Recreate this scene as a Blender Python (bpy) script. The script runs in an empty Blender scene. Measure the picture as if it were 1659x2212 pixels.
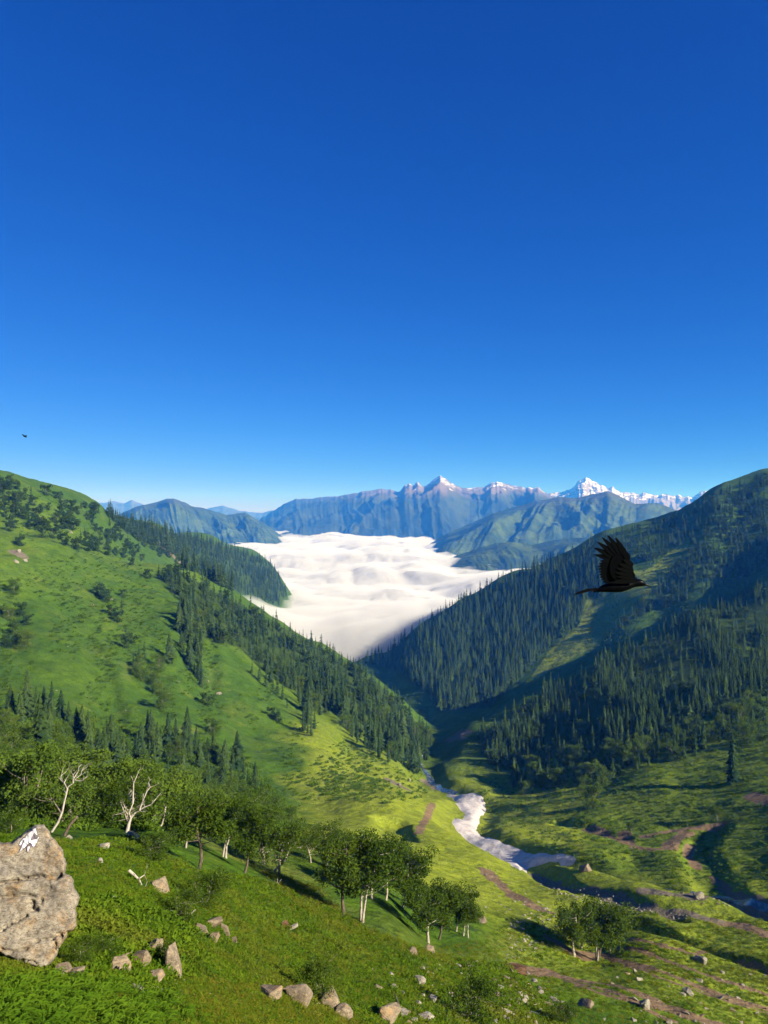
import bpy, bmesh, math, random
import numpy as np
from mathutils import Vector, Matrix, Euler
from mathutils.bvhtree import BVHTree

S = bpy.context.scene
COL = S.collection
RAD = math.radians

# ------------------------------------------------------------------ camera, sky, sun, exposure
cam_data = bpy.data.cameras.new('camera')
cam_data.lens = 26.0
cam_data.sensor_width = 36.0
cam_data.clip_start = 0.1
cam_data.clip_end = 80000.0
cam = bpy.data.objects.new('camera', cam_data)
COL.objects.link(cam)
cam.location = (0, 0, 0)
cam.rotation_euler = (RAD(90), 0, 0)
S.camera = cam

SUN_EL = RAD(27.0)
SUN_H = Vector((0.84, -0.54)).normalized()          # horizontal direction towards the sun
SUN_DIR = Vector((SUN_H.x * math.cos(SUN_EL), SUN_H.y * math.cos(SUN_EL), math.sin(SUN_EL)))

world = bpy.data.worlds.new('World')
S.world = world
world.use_nodes = True
wn = world.node_tree
wn.nodes.clear()
w_out = wn.nodes.new('ShaderNodeOutputWorld')
w_bg = wn.nodes.new('ShaderNodeBackground')
w_sky = wn.nodes.new('ShaderNodeTexSky')
w_sky.sky_type = 'NISHITA'
w_sky.sun_disc = False
w_sky.sun_elevation = SUN_EL
w_sky.sun_rotation = math.atan2(SUN_H.x, SUN_H.y)
w_sky.altitude = 3000.0
w_sky.air_density = 1.0
w_sky.dust_density = 0.0
w_sky.ozone_density = 6.0
w_bg.inputs['Strength'].default_value = 0.052
# deepen the whole sky to the saturated blue of the photograph, channel by channel
w_sep = wn.nodes.new('ShaderNodeSeparateColor'); w_com = wn.nodes.new('ShaderNodeCombineColor')
wn.links.new(w_sky.outputs[0], w_sep.inputs[0])
for ch, (power, factor) in enumerate(((2.0, 0.125), (1.1, 0.47), (0.75, 1.62))):
    w_p = wn.nodes.new('ShaderNodeMath'); w_p.operation = 'POWER'; w_p.inputs[1].default_value = power
    w_m = wn.nodes.new('ShaderNodeMath'); w_m.operation = 'MULTIPLY'; w_m.inputs[1].default_value = factor
    wn.links.new(w_sep.outputs[ch], w_p.inputs[0]); wn.links.new(w_p.outputs[0], w_m.inputs[0]); wn.links.new(w_m.outputs[0], w_com.inputs[ch])
wn.links.new(w_com.outputs[0], w_bg.inputs['Color'])
wn.links.new(w_bg.outputs[0], w_out.inputs['Surface'])

sun_data = bpy.data.lights.new('sun', 'SUN')
sun_data.energy = 5.0
sun_data.angle = RAD(0.5)
sun_data.color = (1.0, 0.93, 0.80)
sun = bpy.data.objects.new('sun', sun_data)
COL.objects.link(sun)
sun.rotation_euler = SUN_DIR.to_track_quat('Z', 'Y').to_euler()

S.view_settings.view_transform = 'Standard'
S.view_settings.look = 'None'
S.view_settings.exposure = 1.15
S.view_settings.gamma = 1.0
S.view_settings.use_curve_mapping = False
S.render.engine = 'CYCLES'
S.cycles.use_denoising = True
S.cycles.max_bounces = 6
S.cycles.diffuse_bounces = 2
S.cycles.glossy_bounces = 2
S.cycles.transmission_bounces = 3
S.cycles.transparent_max_bounces = 6
S.cycles.volume_bounces = 1
S.cycles.use_adaptive_sampling = True
S.cycles.adaptive_threshold = 0.015

# ------------------------------------------------------------------ helpers
FD, CU, CV = 1597.6, 829.5, 1106.0        # focal length and centre on a 1659 x 2212 measuring grid of the photograph
rng = np.random.default_rng(7)
random.seed(7)

def pt(u, v, d):
    return Vector(((u - CU) / FD * d, d, -(v - CV) / FD * d))

def _hash(ix, iy, seed):
    with np.errstate(over='ignore'):
        h = (ix.astype(np.int64) * 374761393 + iy.astype(np.int64) * 668265263 + seed * 982451653) & 0xFFFFFFFF
        h = ((h ^ (h >> 13)) * 1274126177) & 0xFFFFFFFF
        h = h ^ (h >> 16)
    return (h & 0xFFFF) / 32767.5 - 1.0

def vnoise(x, y, seed=0):
    x = np.asarray(x, float); y = np.asarray(y, float)
    ix = np.floor(x); iy = np.floor(y)
    fx = x - ix; fy = y - iy
    ix = ix.astype(np.int64); iy = iy.astype(np.int64)
    sx = fx * fx * fx * (fx * (fx * 6 - 15) + 10)
    sy = fy * fy * fy * (fy * (fy * 6 - 15) + 10)
    a = _hash(ix, iy, seed); b = _hash(ix + 1, iy, seed)
    c = _hash(ix, iy + 1, seed); d = _hash(ix + 1, iy + 1, seed)
    return (a + (b - a) * sx) * (1 - sy) + (c + (d - c) * sx) * sy

def fbm(x, y, octaves=4, seed=0, gain=0.5, lac=2.03):
    t = 0; a = 1.0; n = 0
    for o in range(octaves):
        t = t + a * vnoise(x, y, seed + o * 17); n += a
        x = x * lac + 13.7; y = y * lac - 7.3; a *= gain
    return t / n

def billow(x, y, octaves=4, seed=0, gain=0.5, lac=2.1):
    t = 0; a = 1.0; n = 0
    for o in range(octaves):
        t = t + a * np.abs(vnoise(x, y, seed + o * 17)); n += a
        x = x * lac + 3.1; y = y * lac + 9.2; a *= gain
    return t / n

def smooth(e0, e1, x):
    t = np.clip((x - e0) / (e1 - e0), 0, 1)
    return t * t * (3 - 2 * t)

def tag(o, label=None, cat=None, group=None, kind=None):
    if label: o['label'] = label
    if cat: o['category'] = cat
    if group: o['group'] = group
    if kind: o['kind'] = kind
    return o

def mesh_obj(name, verts, faces, mat=None, parent=None, smooth_shade=False, link=True):
    me = bpy.data.meshes.new(name)
    verts = np.asarray(verts, dtype=np.float32)
    faces = np.asarray(faces) if not isinstance(faces, list) else faces
    if isinstance(faces, np.ndarray):
        n, k = faces.shape
        me.vertices.add(len(verts)); me.vertices.foreach_set('co', verts.ravel())
        me.loops.add(n * k); me.loops.foreach_set('vertex_index', faces.astype(np.int32).ravel())
        me.polygons.add(n)
        me.polygons.foreach_set('loop_start', np.arange(0, n * k, k, dtype=np.int32))
        me.update(calc_edges=True)
        me.validate()
    else:
        me.from_pydata([tuple(map(float, p)) for p in verts], [], faces)
        me.update()
    if smooth_shade:
        me.polygons.foreach_set('use_smooth', np.ones(len(me.polygons), dtype=bool))
    o = bpy.data.objects.new(name, me)
    if mat: me.materials.append(mat)
    if link: COL.objects.link(o)
    if parent: o.parent = parent
    return o

def grid_faces(nr, nc, flip=False):
    i = np.arange(nr - 1)[:, None] * nc + np.arange(nc - 1)[None, :]
    q = np.stack([i, i + 1, i + nc + 1, i + nc], -1).reshape(-1, 4)
    return q[:, ::-1] if flip else q

def add_attr(o, name, vals):
    a = o.data.attributes.new(name, 'FLOAT', 'POINT')
    a.data.foreach_set('value', np.asarray(vals, dtype=np.float32).ravel())

# ------------------------------------------------------------------ material helpers
class NT:
    def __init__(s, name):
        s.m = bpy.data.materials.new(name); s.m.use_nodes = True
        s.t = s.m.node_tree; s.t.nodes.clear()
        s.out = s.t.nodes.new('ShaderNodeOutputMaterial')
    def n(s, typ, **kw):
        nd = s.t.nodes.new(typ)
        for k, v in kw.items():
            if k in nd.inputs: nd.inputs[k].default_value = v
            else: setattr(nd, k, v)
        return nd
    def l(s, a, b):
        s.t.links.new(a, b)
    def pos(s):
        if not hasattr(s, '_pos'): s._pos = s.n('ShaderNodeNewGeometry').outputs['Position']
        return s._pos
    def noise(s, scale, detail=4, rough=0.55, vec=None, stretch=None):
        nd = s.n('ShaderNodeTexNoise'); nd.inputs['Scale'].default_value = scale
        nd.inputs['Detail'].default_value = detail; nd.inputs['Roughness'].default_value = rough
        v = vec or s.pos()
        if stretch:
            mp = s.n('ShaderNodeMapping'); mp.inputs['Scale'].default_value = stretch
            s.l(v, mp.inputs['Vector']); v = mp.outputs[0]
        s.l(v, nd.inputs['Vector'])
        return nd.outputs['Fac']
    def ramp(s, fac, stops):
        r = s.n('ShaderNodeValToRGB')
        e = r.color_ramp.elements
        while len(e) < len(stops): e.new(0.5)
        for k, (p, c) in enumerate(stops):
            e[k].position = p
            e[k].color = (c, c, c, 1) if isinstance(c, (int, float)) else (*c, 1)
        s.l(fac, r.inputs['Fac'])
        return r.outputs['Color']
    def mix(s, fac, a, b, mode='MIX'):
        m = s.n('ShaderNodeMix', data_type='RGBA'); m.blend_type = mode
        for sock, v in ((m.inputs[0], fac), (m.inputs[6], a), (m.inputs[7], b)):
            if isinstance(v, (int, float)): sock.default_value = v
            elif isinstance(v, tuple): sock.default_value = (*v, 1)
            else: s.l(v, sock)
        return m.outputs[2]
    def math(s, op, a, b=0.0):
        m = s.n('ShaderNodeMath'); m.operation = op
        for sock, v in ((m.inputs[0], a), (m.inputs[1], b)):
            if isinstance(v, (int, float)): sock.default_value = v
            else: s.l(v, sock)
        return m.outputs[0]
    def attr(s, name):
        a = s.n('ShaderNodeAttribute'); a.attribute_name = name
        return a.outputs['Fac']
    def bump(s, h, strength, dist, prev=None):
        b = s.n('ShaderNodeBump'); b.inputs['Strength'].default_value = strength
        b.inputs['Distance'].default_value = dist
        s.l(h, b.inputs['Height'])
        if prev: s.l(prev, b.inputs['Normal'])
        return b.outputs[0]
    def diffuse(s, col, rough=0.9, normal=None, spec=0.15):
        p = s.n('ShaderNodeBsdfPrincipled')
        p.inputs['Roughness'].default_value = rough
        p.inputs['Specular IOR Level'].default_value = spec
        if isinstance(col, tuple): p.inputs['Base Color'].default_value = (*col, 1)
        else: s.l(col, p.inputs['Base Color'])
        if normal: s.l(normal, p.inputs['Normal'])
        s.l(p.outputs[0], s.out.inputs['Surface'])
        return p

# ------------------------------------------------------------------ the valley as one sheet: heights from control points
# (u, v, depth) on the measuring grid: what the photograph shows of the ground, with its distance in metres
CP = [
 # foreground, from the photographer's feet down
 (0,2212,9),(150,2212,10),(300,2212,11),(500,2212,16),(700,2212,26),(830,2212,35),(1020,2212,45),(1300,2212,62),(1500,2212,72),(1659,2212,80),
 (-300,2212,9),(-300,2080,15),(100,2095,14.5),(230,2100,16),(350,2085,20),(520,2060,30),(740,2090,45),(900,2090,55),(1150,2100,80),(1400,2090,95),(1659,2090,105),
 (600,1990,50),(770,1985,65),(930,2035,75),(1010,2010,85),(1150,1990,115),(1400,1990,127),(1659,1990,134),(1290,2065,106),
 (200,1900,28),(300,1900,33),(400,1950,34),(460,2000,33),(440,1870,52),(600,1890,70),(280,1795,62),(130,1795,52),(0,1790,50),(-300,1790,50),
 (690,1840,105),(830,1960,74),(560,1800,112),(0,1650,130),(200,1700,130),(350,1750,112),(-300,1650,130),
 # meadow on the valley floor
 (1000,1900,150),(1050,1850,190),(1100,1950,135),(900,1780,230),(700,1765,235),(850,1710,290),(930,1730,300),(780,1720,270),(980,1800,232),
 # snow and stream, downstream
 (1200,1862,218),(1130,1872,212),(1080,1835,236),(1010,1792,266),(1020,1720,330),(930,1690,392),(908,1640,462),(985,1592,600),(1000,1555,720),(1050,1535,800),
 # stream, upstream to the right
 (1350,1905,185),(1480,1925,168),(1560,1935,160),(1659,1960,148),
 (1250,1890,182),(1400,1940,150),(1560,2000,132),
 # left hillside
 (80,1555,250),(280,1660,255),(450,1690,255),(600,1745,245),(0,1450,330),(0,1250,450),(0,1150,560),(100,1250,480),(200,1400,400),(250,1550,325),
 (400,1500,380),(400,1350,470),(300,1300,500),(550,1600,360),(550,1450,460),(650,1650,330),(700,1550,430),(760,1620,400),(800,1560,500),(850,1650,400),
 (500,1330,640),(620,1410,640),(700,1460,620),(850,1560,560),(900,1610,500),(-300,1450,330),(-300,1150,560),(-300,960,760),
 # crest of the left hillside
 (0,1036,700),(60,1048,740),(136,1068,790),(215,1100,860),(160,1160,610),(230,1195,630),(286,1216,650),(394,1232,700),(501,1288,730),(594,1342,750),(700,1394,765),(800,1454,745),(870,1520,700),(905,1560,660),(938,1600,600),(928,1640,520),
 # behind that crest
 (260,1225,760),(400,1262,860),(520,1330,900),(620,1390,950),(720,1445,980),(830,1510,930),(920,1580,800),
 # ridge behind on the left
 (300,1172,1000),(358,1145,1250),(465,1168,1550),(545,1196,1800),(587,1216,1950),(606,1245,2000),(400,1205,1250),(470,1232,1450),(540,1242,1700),(370,1225,1000),(470,1262,1300),
 (640,1300,2100),(700,1300,2300),(400,1190,1900),(540,1250,2300),(200,1110,1200),(0,1060,1100),
 # near spur on the right and its foot
 (1000,1600,520),(1060,1566,540),(1130,1515,560),(1280,1436,600),(1400,1376,640),(1512,1316,680),(1659,1258,720),
 (1100,1650,430),(1200,1600,440),(1300,1540,460),(1400,1500,480),(1550,1430,520),(1659,1400,530),(950,1660,430),(1000,1690,380),
 (1080,1740,330),(1150,1800,270),(1060,1780,290),(1200,1840,234),(1250,1780,275),(1300,1720,307),(1400,1640,335),(1500,1580,365),(1659,1540,375),
 (1350,1810,254),(1450,1785,259),(1550,1770,255),(1580,1692,285),(1659,1690,275),(1659,1800,225),(1540,1830,222),(1600,1880,195),(1300,1870,212),(1450,1860,212),(1659,1880,188),
 # behind the near spur, then the forested ridge opposite
 (1060,1552,640),(1160,1510,700),(1300,1445,760),(1450,1385,790),(1600,1320,820),
 (950,1525,860),(1100,1480,860),(1200,1420,900),(1300,1360,930),(1373,1290,960),(1487,1180,1040),(1600,1130,1050),(1500,1250,940),(900,1460,980),(1000,1400,1040),(1100,1330,1090),(1200,1270,1120),
 (850,1445,1130),(1659,1230,900),
 (775,1428,1240),(800,1416,1250),(900,1352,1280),(1000,1296,1280),(1100,1242,1280),(1200,1206,1270),(1300,1158,1230),(1400,1132,1200),(1480,1110,1180),(1550,1062,1150),(1659,1022,1150),
 (800,1440,1550),(1000,1345,1600),(1200,1260,1600),(1300,1200,1600),(1500,1150,1600),(1659,1080,1600),(900,1400,1600),
 (700,1450,1600),(740,1440,1300),
]
CPX = []   # (theta deg, range, z) outside the frame
CPX += [(-45,5,-4.2),(-45,30,-14),(-45,120,-30),(-45,400,-10),(-45,800,70),(-45,1600,120),(-80,5,-2.4),(-80,40,-6),(-80,200,10),(-80,900,120),(-80,2000,150),
        (-130,5,-0.6),(-130,60,14),(-130,500,90),(-130,2000,150),(180,5,-0.4),(180,60,18),(180,500,80),(180,2000,140),(-180,5,-0.4),(-180,60,18),(-180,500,80),(-180,2000,140),
        (130,5,-1.2),(130,60,-6),(130,500,40),(130,2000,120),(85,5,-2.5),(85,60,-38),(85,150,-40),(85,400,30),(85,900,110),(85,2000,160),
        (50,5,-4),(50,60,-44),(50,150,-68),(50,300,-62),(50,600,-25),(50,1000,60),(50,1600,140),(38,150,-70),(38,300,-80),(38,600,-85),(38,900,-25),(38,1300,100),(38,1700,95),
        (-20,2600,-330),(0,2600,-350),(20,2600,-330),(0,2000,-340),(8,2000,-330),(-4,1700,-330),(-8,2400,-330),(30,2600,-200),(40,2600,-100),(-30,2600,-60),(-40,2600,0)]
for th in (-150,-100,-60,60,100,150): CPX.append((th, 2.0, -1.55)); CPX.append((th, 1.0, -1.5))
for th in (-30,-20,-10,0,10,20,30):
    CPX += [(th, 1.0, -1.5), (th, 2.0, -1.95), (th, 3.5, -3.2)]
    if th >= -10: CPX.append((th, 7.0, -5.9))
    if th >= 0: CPX.append((th, 14.0, -11.2))
    if th >= 10: CPX.append((th, 28.0, -21.6))
    if th >= 20: CPX.append((th, 50.0, -37.0))

_c = []
for u, v, d in CP:
    p = pt(u, v, d); r = math.hypot(p.x, p.y); _c.append((math.atan2(p.x, p.y), math.log(r), p.z / r))
for th, r, z in CPX:
    _c.append((RAD(th), math.log(r), z / r))
_c = np.array(_c)
KL = 0.24
def _phi(d2): return np.sqrt(d2 + 0.0004)
_X = np.stack([_c[:, 0], _c[:, 1] * KL], 1)
_n = len(_X)
_A = np.zeros((_n + 3, _n + 3))
_A[:_n, :_n] = _phi(((_X[:, None] - _X[None]) ** 2).sum(-1)) - np.eye(_n) * 0.0015
_A[:_n, _n] = 1; _A[:_n, _n + 1:] = _X; _A[_n, :_n] = 1; _A[_n + 1:, :_n] = _X.T
_W = np.linalg.solve(_A, np.concatenate([_c[:, 2], [0, 0, 0]]))

def base_s(th, lr):
    q = np.stack([th.ravel(), lr.ravel() * KL], 1).astype(np.float32); _X = globals()['_X'].astype(np.float32); _W = globals()['_W'].astype(np.float32); out = np.empty(len(q))
    for a in range(0, len(q), 20000):
        b = q[a:a + 20000]
        d2 = (b[:, None, 0] - _X[None, :, 0]) ** 2 + (b[:, None, 1] - _X[None, :, 1]) ** 2
        out[a:a + 20000] = _phi(d2) @ _W[:_n] + _W[_n] + b @ _W[_n + 1:]
    return out.reshape(th.shape)

inner = np.linspace(-30, 30, 640)
outer = 30 + 150 * np.linspace(0, 1, 46)[1:] ** 1.6
TH = np.radians(np.concatenate([-outer[::-1], inner, outer]))
LR = np.concatenate([np.linspace(math.log(1.0), math.log(18), 80, endpoint=False), np.linspace(math.log(18), math.log(1500), 600, endpoint=False), np.linspace(math.log(1500), math.log(2600), 50)])
NR, NC = len(LR), len(TH)
def _interp_grid(th, lr, gx, gy, Z):
    i = np.clip(np.searchsorted(gx, th) - 1, 0, len(gx) - 2); j = np.clip(np.searchsorted(gy, lr) - 1, 0, len(gy) - 2)
    fx = np.clip((th - gx[i]) / (gx[i + 1] - gx[i]), 0, 1); fy = np.clip((lr - gy[j]) / (gy[j + 1] - gy[j]), 0, 1)
    return (Z[j, i] * (1 - fx) + Z[j, i + 1] * fx) * (1 - fy) + (Z[j + 1, i] * (1 - fx) + Z[j + 1, i + 1] * fx) * fy
TT, LL = np.meshgrid(TH, LR)
RR = np.exp(LL)
XX = RR * np.sin(TT); YY = RR * np.cos(TT)
ZZ = base_s(TT, LL) * RR

def hits(u, v, Z=None):
    """where the sight line through (u, v) first meets the ground: arrays of x, y, z (nan where it meets none)"""
    Z = ZZ if Z is None else Z
    u = np.atleast_1d(np.asarray(u, float)); v = np.atleast_1d(np.asarray(v, float))
    th = np.arctan((u - CU) / FD); s = -(v - CV) / FD * np.cos(th)
    i = np.clip(np.searchsorted(TH, th) - 1, 0, NC - 2); f = (th - TH[i]) / (TH[i + 1] - TH[i])
    out = np.full((len(u), 3), np.nan)
    SL = Z / RR
    for k in range(len(u)):
        c = SL[:, i[k]] * (1 - f[k]) + SL[:, i[k] + 1] * f[k]
        g = np.nonzero((c[1:] >= s[k]) & (c[:-1] < s[k]))[0]
        if len(g):
            j = g[0]; t = (s[k] - c[j]) / (c[j + 1] - c[j])
            r = math.exp(LR[j] + (LR[j + 1] - LR[j]) * t)
            out[k] = (r * math.sin(th[k]), r * math.cos(th[k]), s[k] * r)
    return out

def ground_z(x, y):
    x = np.atleast_1d(np.asarray(x, float)); y = np.atleast_1d(np.asarray(y, float))
    return _interp_grid(np.arctan2(x, y), np.log(np.maximum(np.hypot(x, y), 1.0)), TH, LR, ZZ)

def seg_dist(px, py, line):
    """distance to a polyline in plan, and where along it (0..1)"""
    best = np.full(px.shape, 1e9); tt = np.zeros(px.shape); n = len(line) - 1
    for k in range(n):
        ax, ay = line[k][0], line[k][1]; bx, by = line[k + 1][0], line[k + 1][1]
        dx, dy = bx - ax, by - ay
        t = np.clip(((px - ax) * dx + (py - ay) * dy) / (dx * dx + dy * dy + 1e-9), 0, 1)
        d = np.hypot(px - ax - t * dx, py - ay - t * dy)
        m = d < best
        best = np.where(m, d, best); tt = np.where(m, (k + t) / n, tt)
    return best, tt

def drape(line, Z=None):
    h = hits([p[0] for p in line], [p[1] for p in line], Z)
    return h[~np.isnan(h[:, 0])]

# ravines and banks: (polyline on the measuring grid, half width in metres, depth in metres)
CARVE = [
 ([(1215,1872),(1130,1868),(1075,1832),(1005,1795),(1000,1760),(1030,1715),(985,1700),(930,1690),(905,1640)], 11, 4.5),
 ([(1215,1872),(1300,1895),(1400,1912),(1500,1930),(1590,1945),(1659,1965),(1720,1980)], 7, 4.0),
 ([(1150,1885),(1230,1920),(1330,1945),(1440,1975)], 3.5, 1.6),
 ([(1350,1990),(1430,2020),(1520,2050),(1600,2080),(1700,2110)], 4.5, 4.5),
 ([(1540,1790),(1500,1830),(1530,1880),(1560,1925)], 5, 2.5),
 ([(1210,1775),(1270,1790),(1340,1810)], 4, 2),
 ([(845,1770),(855,1805)], 5, 3.0),
 ([(185,1380),(215,1450),(235,1540)], 7, 3.0),
 ([(430,1300),(432,1400),(440,1490)], 10, 4.0),
 ([(380,1400),(330,1450),(320,1520)], 8, 2.5),
 ([(660,1480),(700,1540),(740,1590)], 8, 3.0),
]
Z0 = ZZ.copy()
for line, w, dep in CARVE:
    L = drape(line, Z0)
    if len(L) < 2: continue
    d, _t = seg_dist(XX, YY, L)
    ZZ -= dep * np.exp(-(d / w) ** 4 * 0.9)
# raised banks
for line, w, hgt in [
 ([(1200,1885),(1300,1905),(1400,1935),(1520,1965)], 9, 2.5),
 ([(1300,2010),(1420,2050),(1560,2095),(1659,2120)], 6, 1.2),
 ([(1060,1790),(1130,1830),(1200,1845),(1290,1850)], 12, 2.5),
 ([(1430,1860),(1360,1850),(1290,1865)], 9, 2.5),
 ([(940,1745),(900,1735)], 14, 2.0),
 ([(780,1725),(850,1735)], 12, 2.0)]:
    L = drape(line, Z0); d, _t = seg_dist(XX, YY, L)
    ZZ += hgt * np.exp(-(d / w) ** 2)
# hillside ribs and unevenness at several sizes
far = smooth(150, 500, RR)
ZZ += far * 7.0 * fbm(XX / 90, YY / 90, 3, 5)
ZZ += far * 3.0 * (billow(XX / 34, YY / 45, 3, 6) - 0.3)
left = smooth(270, 400, YY) * (1 - smooth(780, 900, YY)) * (1 - smooth(40, 130, XX))
ca, cd = XX * 0.67 + YY * 0.74, XX * 0.74 - YY * 0.67
ZZ += left * 8.0 * (np.abs(vnoise(ca / 62 + 0.5 * fbm(XX / 80, YY / 80, 2, 41), cd / 300, 42)) - 0.35)
ZZ += left * 3.5 * (np.abs(vnoise(ca / 23 + 0.4 * fbm(XX / 40, YY / 40, 2, 43), cd / 140, 44)) - 0.35)
ZZ += smooth(25, 90, RR) * 0.8 * fbm(XX / 14, YY / 14, 3, 8)
ZZ += smooth(6, 30, RR) * 0.22 * fbm(XX / 3.2, YY / 3.2, 3, 9)

def in_poly(u, v, poly):
    u = np.asarray(u); v = np.asarray(v); c = np.zeros(u.shape, bool); n = len(poly)
    for i in range(n):
        x1, y1 = poly[i]; x2, y2 = poly[(i + 1) % n]
        cond = ((y1 > v) != (y2 > v)) & (u < (x2 - x1) * (v - y1) / (y2 - y1 + 1e-12) + x1)
        c ^= cond
    return c

L_FOREST = [(390,1240),(500,1296),(600,1350),(700,1402),(800,1462),(870,1528),(905,1570),(936,1608),(925,1640),(897,1676),(820,1640),(765,1600),(715,1530),(690,1560),(660,1575),(640,1500),(570,1450),(520,1400),(440,1380),(430,1460),(405,1450),(385,1380),(392,1300),(330,1240)]
UP_LEFT = [(0,1045),(60,1052),(136,1074),(215,1108),(300,1175),(350,1215),(330,1235),(230,1205),(160,1190),(60,1150),(0,1160)]
RIDGE_B = [(225,1112),(358,1150),(465,1172),(545,1200),(585,1220),(602,1246),(600,1300),(570,1300),(540,1244),(520,1225),(430,1200),(395,1225),(370,1190),(300,1170)]
RIDGE_B2 = [(395,1228),(440,1210),(470,1225),(520,1262),(500,1280),(440,1245)]
RIDGE_B3 = [(430,1205),(520,1225),(600,1235),(622,1290),(600,1312),(520,1282),(470,1264)]
R2_FOREST = [(780,1430),(800,1420),(900,1356),(1000,1300),(1100,1247),(1200,1211),(1290,1170),(1330,1180),(1360,1240),(1290,1290),(1265,1300),(1250,1350),(1190,1400),(1120,1470),(1060,1528),(950,1538),(920,1500),(850,1450)]
R2_UP = [(1290,1162),(1400,1134),(1480,1112),(1560,1064),(1659,1026),(1659,1230),(1560,1270),(1480,1300),(1380,1340),(1300,1390),(1330,1290),(1400,1230),(1360,1200)]
R2_MEADOW = [(1147,1462),(1190,1402),(1250,1350),(1265,1298),(1330,1280),(1350,1240),(1400,1230),(1487,1160),(1500,1185),(1440,1250),(1400,1290),(1290,1395),(1230,1425),(1160,1465)]
R1_FOREST = [(1010,1590),(1060,1572),(1130,1522),(1280,1442),(1400,1382),(1512,1322),(1659,1264),(1659,1490),(1560,1530),(1480,1560),(1400,1600),(1300,1620),(1200,1640),(1120,1680),(1060,1650)]
MID_ROW = [(0,1640),(60,1560),(150,1560),(300,1600),(400,1610),(480,1640),(560,1720),(600,1770),(420,1760),(300,1700),(200,1670),(100,1680)]
LEFT_WOOD = [(0,1560),(80,1580),(160,1640),(240,1690),(360,1720),(480,1740),(600,1760),(640,1790),(560,1815),(440,1790),(330,1800),(180,1790),(60,1780),(0,1790)]

# ------------------------------------------------------------------ ground cover masks (dirt tracks, meadow, rock, dry grass), in plan
def band(lines, w, soft=0.5, seed=3):
    m = np.zeros_like(XX)
    for line, ww in lines:
        L = drape(line)
        if len(L) < 2: continue
        d, _t = seg_dist(XX, YY, L)
        d = d + ww * 0.5 * fbm(XX / (ww * 1.8), YY / (ww * 1.8), 3, seed)
        m = np.maximum(m, 1 - smooth(ww * w * (1 - soft), ww * w, d))
    return m
TRACKS = [
 ([(1300,2062),(1390,2090),(1480,2120),(1560,2150),(1659,2180),(1720,2200)], 1.3),
 ([(1320,2072),(1420,2112),(1520,2146),(1620,2176),(1700,2200)], 0.8),
 ([(1180,2105),(1260,2120),(1330,2130),(1420,2170),(1500,2200),(1560,2215)], 1.3),
 ([(1230,2120),(1300,2135),(1380,2170),(1450,2205)], 0.8),
 ([(1250,2130),(1330,2155),(1420,2178),(1520,2205),(1600,2225)], 0.7),
 ([(1330,2050),(1400,2060),(1480,2090),(1560,2120),(1659,2150)], 0.8),
 ([(1330,2030),(1420,2040),(1500,2062),(1600,2082),(1659,2095)], 0.8),
 ([(1130,2095),(1190,2100)], 1.5),
 ([(1200,2035),(1240,2060),(1290,2062)], 2.2),
]
ROADS = [
 ([(1345,1800),(1375,1830),(1420,1835),(1460,1815),(1480,1800)], 3.0),
 ([(1270,1792),(1310,1805),(1350,1822)], 2.2),
 ([(1390,1808),(1450,1796),(1510,1788),(1560,1780)], 2.0),
 ([(1490,1830),(1485,1850),(1505,1875)], 2.2),
 ([(1580,1940),(1610,1950),(1640,1965),(1650,1980)], 3.2),
 ([(1540,1895),(1560,1915),(1580,1940)], 1.8),
 ([(1550,1990),(1600,2000),(1659,2020)], 2.2),
 ([(1050,1880),(1090,1920),(1150,1955),(1180,1970)], 2.2),
 ([(975,1590),(1005,1588)], 5.0),
 ([(1630,1720),(1659,1730)], 4.0),
 ([(905,1800),(925,1760),(935,1735)], 1.5),
]
dirt = np.maximum(band(TRACKS, 0.95), band(ROADS, 1.0, 0.4))
scree = band([([(1150,1890),(1230,1925),(1330,1945),(1440,1975),(1550,1990)], 3.0), ([(1400,1925),(1500,1938),(1600,1950),(1659,1965)], 4.0),
              ([(345,1172),(365,1192),(392,1218)], 16), ([(34,1192),(48,1205)], 6), ([(850,1690),(870,1700)], 6), ([(920,1690),(940,1705)], 5),
              ([(960,1600),(1000,1596)], 6)], 1.0, 0.6)
U = CU + XX / np.maximum(YY, 0.1) * FD; V = CV - ZZ / np.maximum(YY, 0.1) * FD
front = YY > 1
mead = np.where(front, smooth(88, 125, YY) * (1 - smooth(330, 520, YY)) * smooth(600, 690, U + 60 * fbm(XX / 20, YY / 20, 2, 3)) * (1 - smooth(1230, 1320, U)), 0)
mead = np.maximum(mead, np.where(front, 0.8 * smooth(1000, 1120, U) * smooth(62, 80, YY) * (1 - smooth(190, 220, YY)), 0))
mead = np.maximum(mead, np.where(front, 0.45 * smooth(985, 1040, U) * smooth(195, 215, YY) * (1 - smooth(330, 400, YY)), 0))
mead = np.maximum(mead, np.where(front, 0.85 * (in_poly(U, V, R2_MEADOW) & (YY > 790)), 0))  # real clearing; its grass colour is also raised to read as sunlit
hill = np.where(front, smooth(300, 380, YY) * (1 - smooth(800, 900, YY)) * (1 - smooth(900, 960, U)), 0) * smooth(-0.15, 0.5, fbm(XX / 60, YY / 110, 3, 21))
dry = np.clip(band([([(720,1990),(800,2010),(900,2050),(960,2060)], 7.0), ([(600,1880),(650,1930),(720,1960)], 6.0), ([(1000,2075),(1120,2030)], 4.0), ([(480,1830),(640,1840)], 8)], 1.0, 0.9) * 0.8
              + 0.5 * smooth(0.25, 0.7, fbm(XX / 25, YY / 25, 4, 33)), 0, 1)
lush = (1 - smooth(60, 110, RR))
wood = np.zeros_like(XX)
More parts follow.
